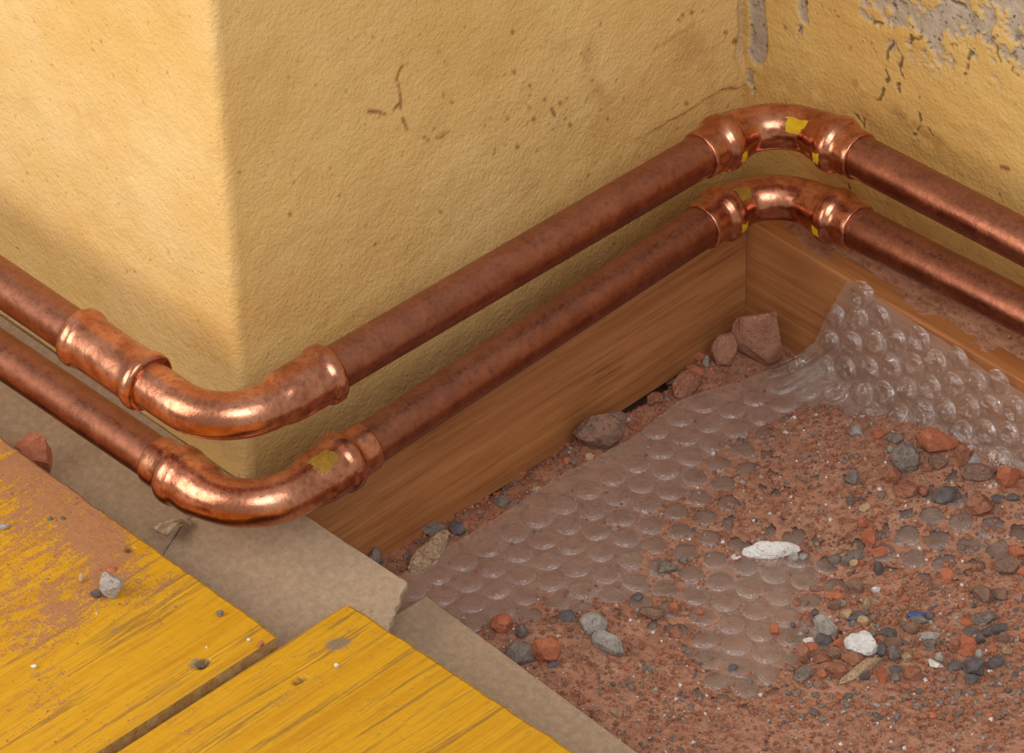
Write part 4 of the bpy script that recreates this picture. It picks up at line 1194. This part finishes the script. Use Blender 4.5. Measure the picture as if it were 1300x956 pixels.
stone(43, 846, 7, 5, 'white', 0, 'tiny white grain on the yellow panel near the bottom left', 'pebble', fz=panel_top, sink=0.1, cat='pebble')
stone(316, 812, 5, 4, 'white', 0, 'tiny white grain beside the orange grain on the dusty yellow panel', 'pebble', fz=panel_top, sink=0.1, cat='pebble')
stone(427, 845, 5, 5, 'white', 0, 'tiny white grain on the grainy yellow panel', 'pebble', fz=panel_top, sink=0.1, cat='pebble')
stone(45, 580, 46, 62, 'brick', 0, 'red brick fragment lodged between yellow panel and grey board', 'brick_fragment', fz=strip_top, seed=96, angular=0.7, rough=0.05, depth=30, sink=0.0, cat='brick fragment')
stone(466, 776, 16, 5, 'mortar', -5, 'pale splinter at the corner of the grainy yellow panel', 'splinter', fz=panel_top, sink=0.1, cat='splinter')

# ------------------------------------------------------------------ pebbles strewn over the rubble (alike) and grit
placed = [(b[0], b[1], max(b[2], b[3])) for b in BIG if b[6]]
def scatter(n, typ, group, label, zone, size, seed):
    rng = random.Random(seed); k = 0; tries = 0
    protos = []
    for q in range(4):
        v, F = stone_mesh(random.Random(seed + q), 0.6, 0.1, 2, 8)
        protos.append(mesh_data('pebble', v, F, S[typ], False))
    while k < n and tries < 6000:
        tries += 1
        x0, y0, x1, y1 = zone
        px = rng.uniform(x0, x1); py = rng.uniform(y0, y1)
        if rng.random() > 0.15 + 0.85 * sstep(y0, y0 + (y1 - y0) * 0.45, py): continue
        if any(abs(px - a) < c * 0.55 + 3 and abs(py - b) < c * 0.45 + 3 for a, b, c in placed): continue
        w = rng.uniform(*size)
        a = w / PPM / 2
        q = ray_hit(px, py, ground_z, a * 0.4)
        if q[1] < 44 or float(dust_t(q[:1], q[1:2])[0]) < -1.2: continue
        placed.append((px, py, w))
        o = bpy.data.objects.new('pebble', rng.choice(protos)); COL.objects.link(o)
        o.scale = (a, a * rng.uniform(0.6, 0.95), a * rng.uniform(0.5, 0.8))
        o.rotation_euler = (rng.uniform(-.2, .2), rng.uniform(-.2, .2), rng.uniform(0, 6.28))
        o.location = Vector(q) * MM
        meta(o, label, 'pebble', group); k += 1
scatter(38, 'grey', 'small grey pebbles in the rubble', 'small grey pebble, one of many strewn through the rubble at lower right', (1000, 740, 1330, 915), (7, 13), 501)
scatter(62, 'clod', 'small red pebbles in the rubble', 'small dull red pebble, one of many strewn through the rubble at lower right', (1000, 740, 1330, 915), (7, 14), 503)
scatter(20, 'brick', 'small orange chips in the rubble', 'small orange brick chip, one of many strewn through the rubble at lower right', (1020, 720, 1330, 915), (6, 12), 505)
scatter(26, 'brown', 'small brown pebbles in the rubble', 'small brown pebble, one of many strewn through the rubble at lower right', (1000, 740, 1330, 915), (8, 15), 519)
scatter(12, 'pale', 'small pale pebbles in the rubble', 'small pale pebble, one of many strewn through the rubble at lower right', (1000, 740, 1330, 915), (6, 10), 507)
scatter(16, 'slate', 'small dark pebbles in the rubble', 'small dark pebble, one of many strewn through the rubble at lower right', (1000, 740, 1330, 915), (7, 13), 509)
scatter(16, 'grey', 'small grey pebbles in the upper dust', 'small grey pebble, one of several on the thick dust below the propped bubble wrap', (1060, 560, 1310, 720), (6, 11), 511)
scatter(24, 'clod', 'small red pebbles in the upper dust', 'small red pebble, one of several on the thick dust below the propped bubble wrap', (1060, 560, 1310, 720), (6, 12), 513)
scatter(14, 'grey', 'small grey pebbles at the front of the dust', 'small grey pebble, one of several on the dust behind the lower grey board', (660, 780, 960, 915), (6, 11), 515)
scatter(10, 'clod', 'small red pebbles at the front of the dust', 'small red pebble, one of several on the dust behind the lower grey board', (660, 780, 960, 915), (6, 12), 517)

def grit(name, n, seed, sampler, zfun, smin, smax, weights, label, accept=None):
    rng = np.random.default_rng(seed)
    P = sampler(rng, n)
    if accept is not None: P = P[accept(P, rng)]
    n = len(P)
    sz = smin * (smax / smin) ** (rng.random(n) ** 2.2)
    base = np.array([[1, 0, 0], [-1, 0, 0], [0, 1, 0], [0, -1, 0], [0, 0, 1], [0, 0, -1]], float)
    tri = np.array([[0, 2, 4], [2, 1, 4], [1, 3, 4], [3, 0, 4], [2, 0, 5], [1, 2, 5], [3, 1, 5], [0, 3, 5]])
    V = base[None] * (0.6 + 0.7 * rng.random((n, 6, 1))) * sz[:, None, None]
    an = rng.random(n) * 6.28; c, s = np.cos(an), np.sin(an)
    t = rng.random(n) * 1.2; ct, st = np.cos(t), np.sin(t)
    x, y, z = V[..., 0], V[..., 1], V[..., 2]
    y, z = y * ct[:, None] - z * st[:, None], y * st[:, None] + z * ct[:, None]
    x, y = x * c[:, None] - y * s[:, None], x * s[:, None] + y * c[:, None]
    V = np.stack([x, y, z], -1) + np.c_[P, zfun(P[:, 0], P[:, 1]) + sz * 0.35][:, None, :]
    F = (tri[None] + (np.arange(n) * 6)[:, None, None]).reshape(-1, 3)
    kinds = list(weights); w = np.array([weights[k] for k in kinds]); w /= w.sum()
    sl = np.repeat(rng.choice(len(kinds), n, p=w), 8)
    V = V.reshape(-1, 3)
    o = mesh_obj(name, V, F, [S[k] for k in kinds], None, False, sl, origin=(V[:, 0].mean(), V[:, 1].mean(), V[:, 2].min()))
    meta(o, label, 'grit', kind='stuff')
def uni(x0, x1, y0, y1): return lambda rng, n: np.c_[rng.uniform(x0, x1, n), rng.uniform(y0, y1, n)]
grit('grit', 34000, 601, uni(40, 330, 44, 326), ground_z, 0.25, 1.7, {'clod': 6, 'pink': 3, 'brick': 1.2, 'grey': 1.6, 'pale': 0.6, 'white': 0.5, 'slate': 0.4, 'mortar': 0.8},
     'fine grit of brick and mortar scattered over the dust on the bubble wrap',
     lambda P, r: (P[:, 0] > edge_x(P[:, 1]) + 6) & (r.random(len(P)) < 0.05 + 0.95 * sstep(-1.0, 1.2, dust_t(P[:, 0], P[:, 1]))) & ((lattice_dist(P[:, 0], P[:, 1]) > 6.3) | (dust_t(P[:, 0], P[:, 1]) > BUBBLE_H) | (r.random(len(P)) < 0.08)))
grit('grit', 5000, 603, uni(14, 60, 50, 333), dirt_z, 0.3, 2.0, {'clod': 6, 'brick': 2, 'grey': 1.6, 'pale': 0.3, 'brown': 1},
     'fine grit in the dirt along the middle skirting board', lambda P, r: P[:, 0] < edge_x(P[:, 1]) - 1)
grit('grit', 900, 605, uni(60, 230, 335, 366), lambda x, y: np.maximum(top_dust(x, y), 72.8), 0.25, 0.9, {'clod': 6, 'brick': 2, 'grey': 1, 'pale': 1, 'white': .5},
     'fine grit on top of the right skirting board', lambda P, r: top_dust(P[:, 0], P[:, 1]) > 73.2)
grit('grit', 1500, 607, uni(-200, 86, -210, -56), panel_top, 0.18, 0.8, {'clod': 6, 'brick': 2, 'grey': 1, 'white': .5, 'tan': .5},
     'fine red grit on the dusty yellow panel', lambda P, r: r.random(len(P)) < 0.06 + dust1(P[:, 0], P[:, 1]))
print('objects', len(bpy.data.objects))
